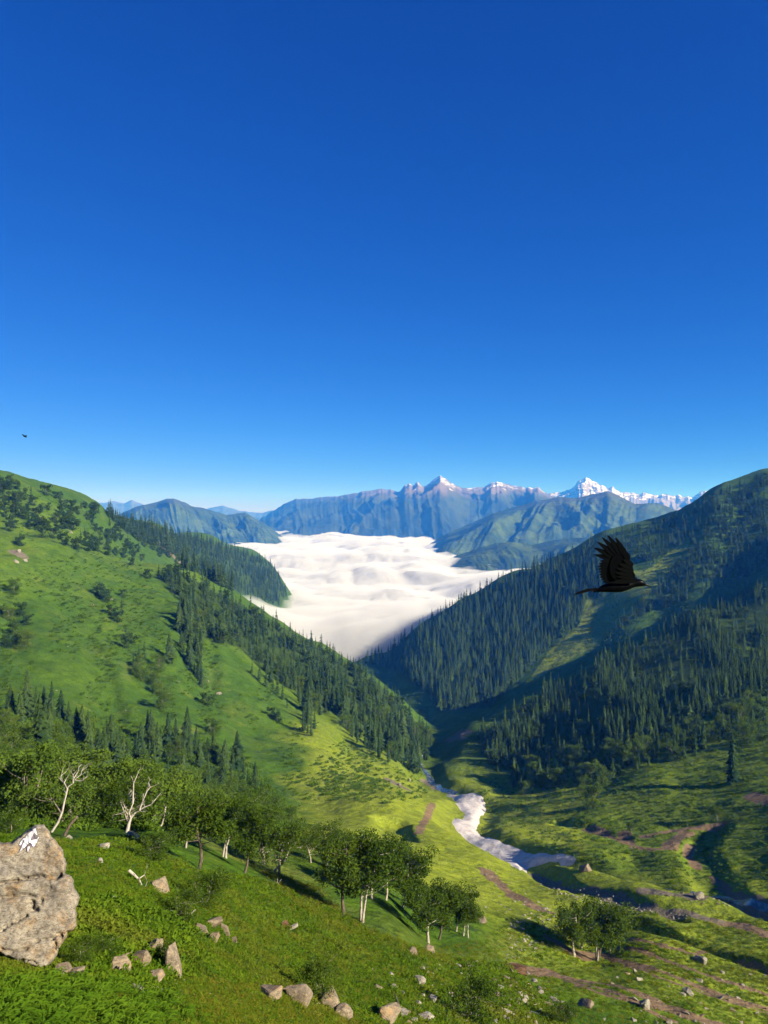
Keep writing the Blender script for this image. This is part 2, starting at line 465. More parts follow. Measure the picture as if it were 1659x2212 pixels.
for poly, y0, y1 in ((L_FOREST, 470, 790), (RIDGE_B, 880, 2100), (RIDGE_B2, 950, 2100), (RIDGE_B3, 950, 2300), (R2_FOREST, 790, 1400), (R1_FOREST, 380, 760)):
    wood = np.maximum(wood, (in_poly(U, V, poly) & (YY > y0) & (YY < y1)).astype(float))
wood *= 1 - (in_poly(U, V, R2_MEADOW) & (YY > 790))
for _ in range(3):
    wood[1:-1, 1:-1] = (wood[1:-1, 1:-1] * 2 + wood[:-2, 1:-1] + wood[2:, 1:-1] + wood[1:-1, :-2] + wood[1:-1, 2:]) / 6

def terrain_material():
    t = NT('alpine_turf')
    n1 = t.noise(0.035, 5, 0.6); n2 = t.noise(0.35, 5, 0.65); n3 = t.noise(2.6, 4, 0.7); n0 = t.noise(0.009, 4, 0.6)
    c = t.mix(t.ramp(n1, [(0.35, 0.0), (0.65, 1.0)]), (0.046, 0.100, 0.008), (0.100, 0.165, 0.010))
    c = t.mix(t.math('MULTIPLY', t.ramp(n0, [(0.4, 0.0), (0.6, 1.0)]), 0.6), c, (0.062, 0.130, 0.009))
    c = t.mix(t.math('MULTIPLY', t.attr('hill'), 0.8), c, (0.135, 0.205, 0.014))
    c = t.mix(t.attr('meadow'), c, t.mix(n2, (0.26, 0.315, 0.018), (0.34, 0.38, 0.038)))
    c = t.mix(t.math('MULTIPLY', t.attr('lush'), 0.7), c, (0.075, 0.155, 0.010))
    c = t.mix(t.math('MULTIPLY', t.attr('dry'), 0.55), c, (0.17, 0.16, 0.035))
    c = t.mix(t.ramp(n2, [(0.42, 0.55), (0.58, 0.0)]), c, t.mix(0.5, c, (0.03, 0.075, 0.010)))
    n4 = t.noise(0.12, 7, 0.75)
    c = t.mix(t.math('MULTIPLY', t.ramp(n4, [(0.40, 0.65), (0.54, 0.0)]), t.math('SUBTRACT', 1.0, t.math('MULTIPLY', t.attr('meadow'), 0.85))), c, (0.028, 0.068, 0.008))
    c = t.mix(t.ramp(t.noise(0.05, 6, 0.7), [(0.56, 0.0), (0.70, 0.5)]), c, (0.19, 0.20, 0.035))
    c = t.mix(t.ramp(n3, [(0.40, 0.55), (0.60, 0.0)]), c, (0.035, 0.075, 0.008))  # dark speckle in the colour stands in for small tussock shadows
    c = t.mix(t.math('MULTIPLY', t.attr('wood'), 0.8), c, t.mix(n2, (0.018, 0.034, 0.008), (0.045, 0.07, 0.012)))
    soil = t.mix(n3, (0.11, 0.072, 0.042), (0.25, 0.175, 0.105))
    c = t.mix(t.ramp(t.math('ADD', t.attr('dirt'), t.math('MULTIPLY', t.math('SUBTRACT', n3, 0.5), 0.9)), [(0.38, 0.0), (0.62, 1.0)]), c, soil)
    stones = t.mix(t.noise(1.2, 5, 0.7), (0.08, 0.065, 0.045), (0.25, 0.21, 0.15))
    c = t.mix(t.ramp(t.math('ADD', t.attr('scree'), t.math('MULTIPLY', t.math('SUBTRACT', n2, 0.5), 1.4)), [(0.62, 0.0), (0.85, 1.0)]), c, stones)
    b = t.bump(n1, 0.5, 9.0); b = t.bump(n2, 0.7, 1.6, b); b = t.bump(n3, 0.7, 0.25, b)
    t.diffuse(c, 0.95, b, 0.05)
    return t.m
M_TERRAIN = terrain_material()
terrain = mesh_obj('terrain', np.stack([XX, YY, ZZ], -1).reshape(-1, 3), grid_faces(NR, NC), M_TERRAIN, smooth_shade=True)
tag(terrain, 'green grassy valley with steep hillsides and a narrow meadow floor', kind='structure')
for nm, a in (('dirt', dirt), ('scree', scree), ('meadow', mead), ('hill', hill), ('dry', dry), ('lush', lush), ('wood', wood)): add_attr(terrain, nm, a)

gp = 26000.0
ground_far = mesh_obj('ground', [(-gp, -gp, -470), (gp, -gp, -470), (gp, gp, -470), (-gp, gp, -470)], [(0, 1, 2, 3)], M_TERRAIN)
tag(ground_far, 'valley ground running out of sight under the clouds', kind='structure')

# ------------------------------------------------------------------ far mountains
def mountain_material(name, grass, forest, rock, rock_at, snow_at=None, rock_amt=0.5, scale=1.0):
    t = NT(name)
    g = t.n('ShaderNodeNewGeometry')
    sep = t.n('ShaderNodeSeparateXYZ'); t.l(g.outputs['Position'], sep.inputs[0])
    nrm = t.n('ShaderNodeSeparateXYZ'); t.l(g.outputs['Normal'], nrm.inputs[0])
    n1 = t.noise(0.0035 * scale, 6, 0.62); n2 = t.noise(0.018 * scale, 5, 0.65)
    c = t.mix(t.ramp(n1, [(0.42, 0.0), (0.58, 1.0)]), grass, forest)
    c = t.mix(t.ramp(n2, [(0.40, 0.6), (0.60, 0.0)]), c, forest)
    hz = t.math('ADD', sep.outputs[2], t.math('MULTIPLY', t.math('SUBTRACT', n1, 0.5), 260.0))
    rk = t.n('ShaderNodeMapRange'); t.l(hz, rk.inputs[0]); rk.inputs[1].default_value = rock_at - 60; rk.inputs[2].default_value = rock_at + 80; rk.inputs[4].default_value = rock_amt
    c = t.mix(rk.outputs[0], c, t.mix(n2, rock, tuple(x * 1.6 for x in rock)))
    if snow_at is not None:
        sn = t.n('ShaderNodeMapRange'); t.l(t.math('ADD', sep.outputs[2], t.math('MULTIPLY', t.math('SUBTRACT', t.noise(0.006 * scale, 6, 0.7), 0.5), 520.0)), sn.inputs[0])
        sn.inputs[1].default_value = snow_at; sn.inputs[2].default_value = snow_at + 25
        flat = t.ramp(nrm.outputs[2], [(0.50, 0.0), (0.68, 1.0)])
        gate = t.ramp(t.noise(0.012 * scale, 5, 0.6, stretch=(1.0, 1.0, 2.4)), [(0.50, 0.0), (0.545, 1.0)])
        c = t.mix(t.math('MULTIPLY', t.math('MULTIPLY', sn.outputs[0], gate), flat), c, (0.82, 0.80, 0.78))
    b = t.bump(n1, 0.5, 60.0); b = t.bump(n2, 0.6, 14.0, b)
    t.diffuse(c, 0.95, b, 0.05)
    return t.m

def mountain(name, sil, d_crest, d_foot, z_foot, mat, label, rib=22.0, rib_freq=60.0, rib_amp=0.35, big_amp=0.25, wl=700.0, wamp=0.13, d_back=None, ncol=260, nrow=120, seed=1, jag=0.0, power=0.95, kink=0.55):
    """a range: its skyline at the given distance, spurs and gullies running down its front, a falling back"""
    us = np.array([p[0] for p in sil], float); vs = np.array([p[1] for p in sil], float)
    u = np.linspace(us[0], us[-1], ncol)
    v = np.interp(u, us, vs)
    v = v + jag * fbm(u / 9.0, u * 0, 4, seed + 50)
    th = np.arctan((u - CU) / FD)
    rc = d_crest / np.cos(th) * (1 + 0.05 * fbm(th * 14, th * 0, 3, seed + 3))
    zc = -(v - CV) / FD * np.cos(th) * rc
    t = np.concatenate([np.linspace(0, 1, nrow), 1 + np.linspace(0, 1, 26)[1:]])[:, None]
    tf = np.clip(t, 0, 1); tb = np.clip(t - 1, 0, 1)
    rf = d_foot / np.cos(th) * (1 + 0.06 * fbm(th * 9, th * 0, 2, seed + 4))
    back = (d_back or d_crest * 1.25)
    r = np.where(t <= 1, rf + (rc - rf) * tf, rc + (back - d_crest) * tb)
    H = np.maximum(zc - z_foot, 20.0)
    prof = tf ** power
    prof = np.where(t > 1, 1 - tb ** 1.1 * 0.9, prof)
    bump_w = np.where(t <= 1, (tf * (1 - tf)) ** 0.6 * 2.2, 1.5 * tb * (1 - tb) * 4 * 0.3)
    warp = 0.35 * fbm(th * rib_freq * 0.25 + 0 * t, t * 2.2, 3, seed + 7)
    a = th * rib_freq + warp * 2.2 + t * kink
    rib1 = 1 - 2 * np.abs(vnoise(a, t * 0.9 + seed, seed + 11))
    rib2 = 1 - 2 * np.abs(vnoise(a * 2.7 + 4, t * 2.4, seed + 12))
    rib3 = fbm(a * 7.0, t * 9.0, 4, seed + 13)
    big = fbm(th * rib_freq * 0.33 + warp, t * 1.2, 2, seed + 14)
    z = z_foot + H * (prof + bump_w * (rib_amp * (0.55 * rib1 + 0.28 * rib2 + 0.17 * rib3) * 0.5 + big_amp * big * 0.5))
    x = r * np.sin(th) + 0 * t; y = r * np.cos(th) + 0 * t
    gx = x + 0.6 * wl * fbm(x / wl, y / wl, 3, seed + 20); gy = y + 0.6 * wl * fbm(x / wl, y / wl, 2, seed + 21)
    wr = 0; am = 1.0; ll = wl; gy = gy * 0.8
    for k in range(5):
        wr = wr + am * (1 - 2 * np.abs(vnoise(gx / ll, gy / ll, seed + 22 + k))); am *= 0.5; ll *= 0.48
    z = z + H * wamp * wr * np.where(t <= 1, np.minimum(bump_w, 1.0), 0.2)
    lim = (zc / rc - 0.010 * (1 - tf)) * r
    over = z - lim
    z = np.where((t <= 1) & (over > -40), lim - 40 * np.exp(-np.clip(over + 40, 0, None) / 40.0), z)
    o = mesh_obj(name, np.stack([x, y, z], -1).reshape(-1, 3), grid_faces(len(t), ncol), mat, smooth_shade=True)
    tag(o, label, kind='structure')
    return o

MM_GREEN = mountain_material('far_grass', (0.075, 0.11, 0.022), (0.028, 0.05, 0.018), (0.11, 0.09, 0.06), 60, None, 0.35, 2.0)
MM_RANGE = mountain_material('far_rock_range', (0.05, 0.065, 0.025), (0.022, 0.035, 0.018), (0.13, 0.10, 0.08), 175, 283, 0.9, 1.0)
MM_SNOW = mountain_material('far_snow_range', (0.10, 0.10, 0.08), (0.09, 0.09, 0.08), (0.16, 0.135, 0.12), -200, 190, 1.0, 0.9)
MM_PALE = mountain_material('far_pale_range', (0.10, 0.11, 0.08), (0.07, 0.08, 0.06), (0.2, 0.18, 0.15), 200, 420, 0.6, 0.6)

mountain('mountain', [(60,1120),(150,1100),(200,1089),(245,1080),(252,1083),(270,1085),(285,1078),(305,1087),(340,1105),(400,1120),(430,1106),(455,1096),(480,1092),(520,1104),(560,1108),(600,1100),(700,1106),(780,1120)],
         14600, 13000, -300, MM_PALE, 'faint pale blue mountains on the skyline behind the green peak', rib_amp=0.3, seed=91, jag=1.5)
mountain('mountain', [(1130,1110),(1183,1068),(1219,1062),(1233,1057),(1245,1046),(1258,1037),(1266,1034.5),(1278,1041),(1287,1046),(1300,1051),(1312,1056),(1325,1053),(1340,1062),(1351,1062),(1375,1068),(1395,1063),(1423,1067),(1450,1070),(1477,1073),(1500,1070),(1523,1057),(1538,1065),(1580,1085),(1640,1100),(1760,1110)],
         12400, 9800, -300, MM_SNOW, 'jagged snow covered peaks at the far end of the valley', rib_amp=0.2, rib_freq=95, seed=33, jag=4.0, ncol=420, big_amp=0.3, wl=1100.0, wamp=0.2)
mountain('mountain', [(520,1170),(565,1118),(600,1098),(629,1081),(665,1077),(701,1071),(740,1068),(780,1062),(819,1056),(840,1058),(862,1061),(875,1047),(885,1042),(895,1046),(903,1040),(915,1050),(926,1046),(938,1037),(951,1029),(968,1040),(985,1053),(1010,1055),(1041,1053),(1058,1046),(1073,1042),(1083,1043),(1119,1053),(1145,1054),(1162,1051),(1183,1067),(1230,1090),(1330,1120),(1450,1150)],
         9200, 5700, -330, MM_RANGE, 'long blue rocky range with snow patches rising behind the clouds', rib_amp=0.14, rib_freq=42, seed=21, jag=3.0, ncol=560, nrow=220, big_amp=0.45, power=0.9, wl=1500.0, wamp=0.22)
mountain('mountain', [(180,1150),(270,1102),(310,1087),(340,1080),(360,1073),(375,1073),(392,1082),(410,1091),(440,1096),(465,1103),(490,1109),(510,1106),(530,1106),(548,1116),(570,1128),(600,1152),(625,1172),(680,1210)],
         5600, 4700, -330, MM_GREEN, 'ribbed blue green peak beyond the left ridge', rib_amp=0.25, rib_freq=75, seed=44, ncol=380, nrow=150, big_amp=0.25, kink=2.2, wl=600.0, wamp=0.14)
mountain('mountain', [(860,1215),(916,1182),(970,1152),(1023,1130),(1065,1111),(1120,1095),(1172,1080),(1208,1072),(1244,1076),(1280,1070),(1312,1062),(1340,1074),(1373,1087),(1400,1084),(1423,1083),(1470,1101),(1520,1120),(1640,1140),(1760,1160)],
         5000, 3900, -330, MM_GREEN, 'grassy mountain with shaded gullies beyond the right ridge', rib_amp=0.15, rib_freq=46, seed=55, ncol=380, nrow=150, big_amp=0.5, kink=-1.6, wl=900.0, wamp=0.2)
mountain('hill', [(940,1225),(987,1200),(1030,1186),(1073,1172),(1110,1170),(1150,1178),(1190,1170),(1226,1164),(1280,1160),(1360,1170),(1450,1190)],
         3400, 2800, -290, MM_GREEN, 'low green hill standing in the clouds before the grassy mountain', rib_amp=0.15, rib_freq=60, seed=66, ncol=240, nrow=80, wl=500.0, wamp=0.2)

# ------------------------------------------------------------------ sea of clouds
ct = np.radians(np.linspace(-26, 26, 520)); cr = np.exp(np.linspace(math.log(1000), math.log(7600), 420))
CT, CR = np.meshgrid(ct, cr)
cx = CR * np.sin(CT); cy = CR * np.cos(CT)
wx = 60 * fbm(cx / 300, cy / 300, 3, 71); wy = 60 * fbm(cx / 300, cy / 300, 3, 72)
cz = -229 + 62 * (billow((cx + wx) / 420, (cy + wy) / 560, 5, 81, 0.5) - 0.33) * 1.6 + 16 * fbm(cx / 1100, cy / 1100, 2, 82)
cz -= 22 * (1 - smooth(1250, 1700, cy)) + 190 * (1 - smooth(1100, 1480, cy)) ** 2
cz += 50 * smooth(4, 13, -np.degrees(CT)) * smooth(1050, 1400, cy) * (1 - smooth(1450, 2600, cy))
CLOUD_X, CLOUD_Y, CLOUD_Z = cx, cy, cz
t = NT('cloud_white')
cn = t.noise(0.02, 5, 0.6)
p = t.diffuse((0.35, 0.352, 0.36), 1.0, t.bump(cn, 0.35, 14.0), 0.0)
clouds = mesh_obj('clouds', np.stack([cx, cy, cz], -1).reshape(-1, 3), grid_faces(420, 520), t.m, smooth_shade=True)
tag(clouds, 'white sea of clouds filling the valley below', kind='stuff')

# ------------------------------------------------------------------ air
def volume_box(name, lo, hi, col, dens, aniso=0.0, label=None):
    v = [(x, y, z) for x in (lo[0], hi[0]) for y in (lo[1], hi[1]) for z in (lo[2], hi[2])]
    f = [(0, 1, 3, 2), (4, 6, 7, 5), (0, 4, 5, 1), (2, 3, 7, 6), (0, 2, 6, 4), (1, 5, 7, 3)]
    m = NT(name)
    pv = m.n('ShaderNodeVolumePrincipled'); pv.inputs['Color'].default_value = (*col, 1); pv.inputs['Density'].default_value = dens
    pv.inputs['Anisotropy'].default_value = aniso; pv.inputs['Absorption Color'].default_value = (1, 1, 1, 1)
    m.l(pv.outputs[0], m.out.inputs['Volume'])
    o = mesh_obj(name, v, f, m.m); tag(o, label, kind='stuff')
    return o
volume_box('haze', (-27000, -27000, -471), (27000, 27000, 640), (0.04, 0.27, 1.0), 1.1e-4, 0.0, 'thin blue air between the camera and the far mountains')

# soft vapour lying on the cloud tops and lapping at the slopes
k = 4
mx, my, mz = cx[::k, ::k], cy[::k, ::k], cz[::k, ::k]
mr, mc = mx.shape
top = mz + 6 + 26 * billow(mx / 160, my / 200, 3, 131) + 26 * (1 - smooth(1200, 1900, my))
V = np.concatenate([np.stack([mx, my, top], -1).reshape(-1, 3), np.stack([mx, my, mz - 45], -1).reshape(-1, 3)])
F = grid_faces(mr, mc); N2 = mr * mc
ring = [i for i in range(mc)] + [i * mc + mc - 1 for i in range(1, mr)] + [(mr - 1) * mc + i for i in range(mc - 2, -1, -1)] + [i * mc for i in range(mr - 2, 0, -1)]
side = np.array([(ring[i], ring[(i + 1) % len(ring)], ring[(i + 1) % len(ring)] + N2, ring[i] + N2) for i in range(len(ring))])
t = NT('mist')
pv = t.n('ShaderNodeVolumePrincipled'); pv.inputs['Color'].default_value = (0.97, 0.97, 1.0, 1); pv.inputs['Density'].default_value = 0.015
pv.inputs['Absorption Color'].default_value = (1, 1, 1, 1)
t.l(pv.outputs[0], t.out.inputs['Volume'])
mist = mesh_obj('mist', V, np.concatenate([F, F[:, ::-1] + N2, side]), t.m)
tag(mist, 'thin white mist along the edge of the clouds', kind='stuff')
# ------------------------------------------------------------------ vegetation: shapes
def leaf_material(name, dark, light, trans=0.25, pattern=1.3, third=None):
    t = NT(name)
    oi = t.n('ShaderNodeObjectInfo')
    tc = t.n('ShaderNodeTexCoord')
    n = t.noise(pattern, 3, 0.6)
    c = t.mix(t.math('ADD', t.math('MULTIPLY', oi.outputs['Random'], 0.5), t.math('MULTIPLY', t.ramp(n, [(0.36, 0.0), (0.64, 1.0)]), 0.5)), dark, light)
    if third: c = t.mix(t.ramp(t.noise(0.16, 4, 0.65), [(0.50, 0.0), (0.66, 0.75)]), c, third)
    d = t.n('ShaderNodeBsdfDiffuse'); t.l(c, d.inputs['Color'])
    tr = t.n('ShaderNodeBsdfTranslucent'); t.l(t.mix(0.5, c, (light[0] * 1.5, light[1] * 1.3, light[2])), tr.inputs['Color'])
    mx = t.n('ShaderNodeMixShader'); mx.inputs[0].default_value = trans
    t.l(d.outputs[0], mx.inputs[1]); t.l(tr.outputs[0], mx.inputs[2]); t.l(mx.outputs[0], t.out.inputs['Surface'])
    return t.m

def bark_material(name, a, b, scale=9.0, stretch=(1, 1, 0.35)):
    t = NT(name)
    n = t.noise(scale, 5, 0.7, stretch=stretch)
    c = t.ramp(n, [(0.36, a), (0.52, b)])
    t.diffuse(c, 0.85, t.bump(n, 0.6, 0.02), 0.1)
    return t.m

M_NEEDLE = leaf_material('conifer_needles', (0.009, 0.025, 0.011), (0.058, 0.092, 0.024), 0.10, 0.25)
M_BIRCH = leaf_material('birch_leaves', (0.032, 0.065, 0.008), (0.082, 0.125, 0.014), 0.28, 0.9)
M_WOOD = leaf_material('hillside_leaves', (0.042, 0.085, 0.012), (0.105, 0.158, 0.020), 0.25, 0.3)
M_WOOD2 = leaf_material('far_leaves', (0.020, 0.046, 0.011), (0.050, 0.085, 0.016), 0.2, 0.3)
M_SHRUB = leaf_material('scrub_leaves', (0.045, 0.095, 0.010), (0.10, 0.165, 0.014), 0.25, 0.5)
M_BARK_W = bark_material('birch_bark', (0.09, 0.07, 0.05), (0.38, 0.34, 0.28))
M_BARK_G = bark_material('grey_bark', (0.06, 0.05, 0.04), (0.20, 0.17, 0.14))
M_BARK_D = bark_material('dark_bark', (0.035, 0.028, 0.022), (0.13, 0.10, 0.075))
M_DEAD = bark_material('bleached_wood', (0.15, 0.12, 0.09), (0.43, 0.39, 0.34), 6.0)

class Geo:
    def __init__(s): s.v = []; s.f = []
    def tube(s, pts, rad, sides=6, cap=True):
        b0 = len(s.v)
        up = Vector((0.13, 0.31, 0.94)).normalized(); prev = None
        for i, p in enumerate(pts):
            p = Vector(p)
            q = (Vector(pts[min(i + 1, len(pts) - 1)]) - Vector(pts[max(i - 1, 0)])).normalized()
            a = q.cross(Vector((1, 0.2, 0.1)) if abs(q.x) < 0.9 else Vector((0, 1, 0))).normalized(); b = q.cross(a)
            for k in range(sides):
                an = 2 * math.pi * k / sides
                s.v.append(p + (a * math.cos(an) + b * math.sin(an)) * rad[i])
        for i in range(len(pts) - 1):
            for k in range(sides):
                k2 = (k + 1) % sides
                s.f.append((b0 + i * sides + k, b0 + i * sides + k2, b0 + (i + 1) * sides + k2, b0 + (i + 1) * sides + k))
        if cap:
            s.f.append(tuple(b0 + (len(pts) - 1) * sides + k for k in range(sides)))
    def obj(s, name, mat, parent=None, link=True, smooth_shade=False):
        return mesh_obj(name, [tuple(p) for p in s.v], s.f, mat, parent, smooth_shade, link)

def leaf_quads(centres, size, r, droop=0.0, aspect=1.0):
    """randomly turned leaf faces at the given centres"""
    n = len(centres)
    a = r.normal(size=(n, 3)); a[:, 2] -= droop; a /= np.linalg.norm(a, axis=1)[:, None]
    b = r.normal(size=(n, 3)); b -= a * (a * b).sum(1)[:, None]; b /= np.linalg.norm(b, axis=1)[:, None]
    sz = (size * r.uniform(0.6, 1.35, n))[:, None]
    c = np.asarray(centres)
    v = np.stack([c - a * sz * aspect, c + b * sz * 0.55, c + a * sz * aspect, c - b * sz * 0.55], 1).reshape(-1, 3)
    f = np.arange(n * 4).reshape(-1, 4)
    return v, f

def conifer_parts(seed, tiers, per, r0):
    r = np.random.default_rng(seed)
    tr = Geo(); tr.tube([(0, 0, -0.06), (0, 0, 0.35), (0, 0, 0.97)], [0.014, 0.010, 0.002], 5)
    V = []; F = []
    lop = r.uniform(0, 6.28); lean = r.uniform(-0.1, 0.1)
    for k in range(tiers):
        q = (k + r.uniform(-0.3, 0.3)) / tiers
        z = 0.07 + 0.91 * max(q, 0)
        R = r0 * (1 - q) ** 0.75 * r.uniform(0.72, 1.15) + 0.012
        if q < 0.12: R *= 0.75
        m = max(4, int(per * (1 - 0.45 * q)))
        ph = r.uniform(0, 6.28)
        for j in range(m):
            an = ph + 6.283 * j / m + r.uniform(-0.35, 0.35)
            L = R * r.uniform(0.6, 1.15) * (1 + 0.2 * math.cos(an - lop))
            w = L * r.uniform(0.28, 0.42) + 0.004
            dz = -L * r.uniform(0.25, 0.75)
            c, s_ = math.cos(an), math.sin(an)
            b = len(V)
            V += [(0, 0, z + 0.022), (c * L * 0.55 - s_ * w, s_ * L * 0.55 + c * w, z + dz * 0.45 - 0.008), (c * L, s_ * L, z + dz), (c * L * 0.55 + s_ * w, s_ * L * 0.55 - c * w, z + dz * 0.45 - 0.008), (c * L * 0.6, s_ * L * 0.6, z + dz * 0.25 + 0.014)]
            F += [(b, b + 1, b + 4), (b + 1, b + 2, b + 4), (b + 2, b + 3, b + 4), (b + 3, b, b + 4)]
    V += [(0.006, 0, 0.95), (-0.003, 0.005, 0.95), (-0.003, -0.005, 0.95), (0, 0, 1.02)]
    b = len(V) - 4; F += [(b, b + 1, b + 3), (b + 1, b + 2, b + 3), (b + 2, b, b + 3)]
    return tr, np.array(V), F

def broadleaf_parts(seed, n_leaf, size, stems=1, spread=0.30, base=0.34, lean=0.0, trunk_r=0.022, blobs=15, flat=0.85, low=False):
    """trunk(s) with limbs, height 1; crown made of leaf faces gathered in uneven clumps round the limb ends"""
    r = np.random.default_rng(seed)
    tr = Geo(); ends = []
    for s_ in range(stems):
        an = r.uniform(0, 6.28) if stems > 1 else 0.0
        off = Vector((math.cos(an), math.sin(an), 0)) * (0.05 if stems > 1 else 0)
        dirx = lean + (math.cos(an) * 0.22 if stems > 1 else r.uniform(-0.05, 0.05)); diry = math.sin(an) * 0.22 if stems > 1 else r.uniform(-0.05, 0.05)
        top = 0.80 + r.uniform(-0.08, 0.08)
        pts = []
        for q in (-0.08, 0.0, 0.14, 0.3, 0.48, 0.66, top):
            w = 0.02 * math.sin(q * 9 + seed + s_)
            pts.append(off + Vector((dirx * q * (0.5 + q * 0.5) + w, diry * q + 0.015 * math.cos(q * 8 + seed), q)))
        rad = [trunk_r * 1.35, trunk_r * 1.15, trunk_r * 0.9, trunk_r * 0.75, trunk_r * 0.55, trunk_r * 0.35, trunk_r * 0.12]
        tr.tube(pts, rad, 6)
        ends.append(pts[-1]); ends.append((pts[-2] + pts[-1]) / 2)
        for k in range(max(3, blobs // stems)):
            q = r.uniform(base, top * 0.92)
            i = 0
            qs = (-0.08, 0.0, 0.14, 0.3, 0.48, 0.66, top)
            while i < 5 and qs[i + 1] < q: i += 1
            p0 = pts[i].lerp(pts[i + 1], (q - qs[i]) / (qs[i + 1] - qs[i]))
            a2 = r.uniform(0, 6.28); L = spread * r.uniform(0.45, 1.0) * (1.15 - 0.55 * abs(q - 0.5) * 2 * 0.6)
            p2 = p0 + Vector((math.cos(a2) * L, math.sin(a2) * L, L * r.uniform(0.15, 0.75)))
            p1 = p0.lerp(p2, 0.5) + Vector((0, 0, -0.03 * L / spread))
            tr.tube([p0, p1, p2], [trunk_r * 0.36, trunk_r * 0.24, trunk_r * 0.06], 4)
            ends.append(p2)
            if r.random() < 0.5: ends.append(p0.lerp(p2, 0.6))
    cen = []
    wts = r.uniform(0.5, 1.5, len(ends)); wts /= wts.sum()
    for e, w in zip(ends, wts):
        n = int(n_leaf * w); R = spread * r.uniform(0.28, 0.50)
        d = r.normal(size=(n, 3)); d /= np.linalg.norm(d, axis=1)[:, None]
        rad = R * r.uniform(0.25, 1.0, n) ** 0.55
        d[:, 2] *= flat
        cen.append(np.array(e) + d * rad[:, None] + np.array([0, 0, 0.01]))
    if low:
        n = n_leaf // 3
        d = r.normal(size=(n, 3)) * np.array([spread * 0.45, spread * 0.45, 0.14]); d[:, 2] = np.abs(d[:, 2]) + 0.03
        cen.append(d)
    cen = np.concatenate(cen)
    return tr, leaf_quads(cen, size, r)

def finish_height(v): return v

PROTO = bpy.data.collections.new('prototypes')       # never linked: shapes to copy from

def make_conifer_meshes(n, tiers, per, base_seed):
    out = []
    for k in range(n):
        tr, V, F = conifer_parts(base_seed + k, tiers, per, random.uniform(0.14, 0.21))
        crown = mesh_obj('crown', V, F, M_NEEDLE, link=False).data
        trunk = tr.obj('trunk', M_BARK_D, link=False).data
        bm = bmesh.new(); bm.from_mesh(crown); bm.from_mesh(trunk)
        me = bpy.data.meshes.new('conifer'); bm.to_mesh(me); bm.free(); me.materials.append(M_NEEDLE)
        out.append((trunk, crown, me))
    return out
CON_NEAR = make_conifer_meshes(6, 30, 9, 100)
CON_FAR = make_conifer_meshes(6, 15, 6, 200)

def make_broad_meshes(n, seed, mat, bark, **kw):
    out = []
    for k in range(n):
        k2 = dict(kw)
        if 'stems' not in k2: k2['stems'] = random.choice((1, 1, 2, 3))
        if 'lean' not in k2: k2['lean'] = random.uniform(-0.15, 0.15)
        tr, (lv, lf) = broadleaf_parts(seed + k, **k2)
        crown = mesh_obj('crown', lv, lf, mat, link=False).data
        trunk = tr.obj('trunk', bark, link=False, smooth_shade=True).data
        bm = bmesh.new(); bm.from_mesh(crown); nf = len(bm.faces); bm.from_mesh(trunk)
        bm.faces.ensure_lookup_table()
        for f in bm.faces[nf:]: f.material_index = 1
        me = bpy.data.meshes.new('broadleaf'); bm.to_mesh(me); bm.free(); me.materials.append(mat); me.materials.append(bark)
        out.append((trunk, crown, me))
    return out
BRD_MID = make_broad_meshes(6, 400, M_WOOD, M_BARK_G, n_leaf=3000, size=0.022, spread=0.36, base=0.16, blobs=16, trunk_r=0.018, low=True)
BRD_FAR = make_broad_meshes(6, 500, M_WOOD2, M_BARK_D, n_leaf=620, size=0.05, spread=0.34, base=0.10, blobs=14, trunk_r=0.016, low=True)

# ------------------------------------------------------------------ placing
def sample_poly(poly, n, gap, seed, exclude=(), clump=None):
    """points spread over a patch of hillside, at least gap apart on the measuring grid, optionally gathered in clumps"""
    r = np.random.default_rng(seed)
    xs = [p[0] for p in poly]; ys = [p[1] for p in poly]
    acc = []; cells = {}
    m = n * 40
    U_ = r.uniform(min(xs), max(xs), m); V_ = r.uniform(min(ys), max(ys), m)
    ok = in_poly(U_, V_, poly)
    for e in exclude: ok &= ~in_poly(U_, V_, e)
    if clump is not None: ok &= fbm(U_ / clump, V_ / clump, 2, seed) > 0.02
    for u, v in zip(U_[ok], V_[ok]):
        if len(acc) >= n: break
        ci, cj = int(u // gap), int(v * 1.4 // gap)
        if any((u - a) ** 2 + ((v - b) * 1.4) ** 2 < gap * gap for i in (-1, 0, 1) for j in (-1, 0, 1) for a, b in cells.get((ci + i, cj + j), ())): continue
        cells.setdefault((ci, cj), []).append((u, v)); acc.append((float(u), float(v)))
    return acc

def tree_empty(name, p, rz, scale):
    o = bpy.data.objects.new(name, None); COL.objects.link(o)
    o.empty_display_size = 0.5
    o.location = p; o.rotation_euler = (0, 0, rz); o.scale = scale
    return o

def link_part(name, me, parent):
    o = bpy.data.objects.new(name, me); COL.objects.link(o); o.parent = parent
    return o

conifers = []; broads = []     # (position, height, region label, group)
def grow(lst, pts_uv, h_rng, label, group, seed):
    r = np.random.default_rng(seed)
    H = hits([p[0] for p in pts_uv], [p[1] for p in pts_uv])
    for p in H:
        if np.isnan(p[0]): continue
        lst.append((p, r.uniform(*h_rng), label, group))

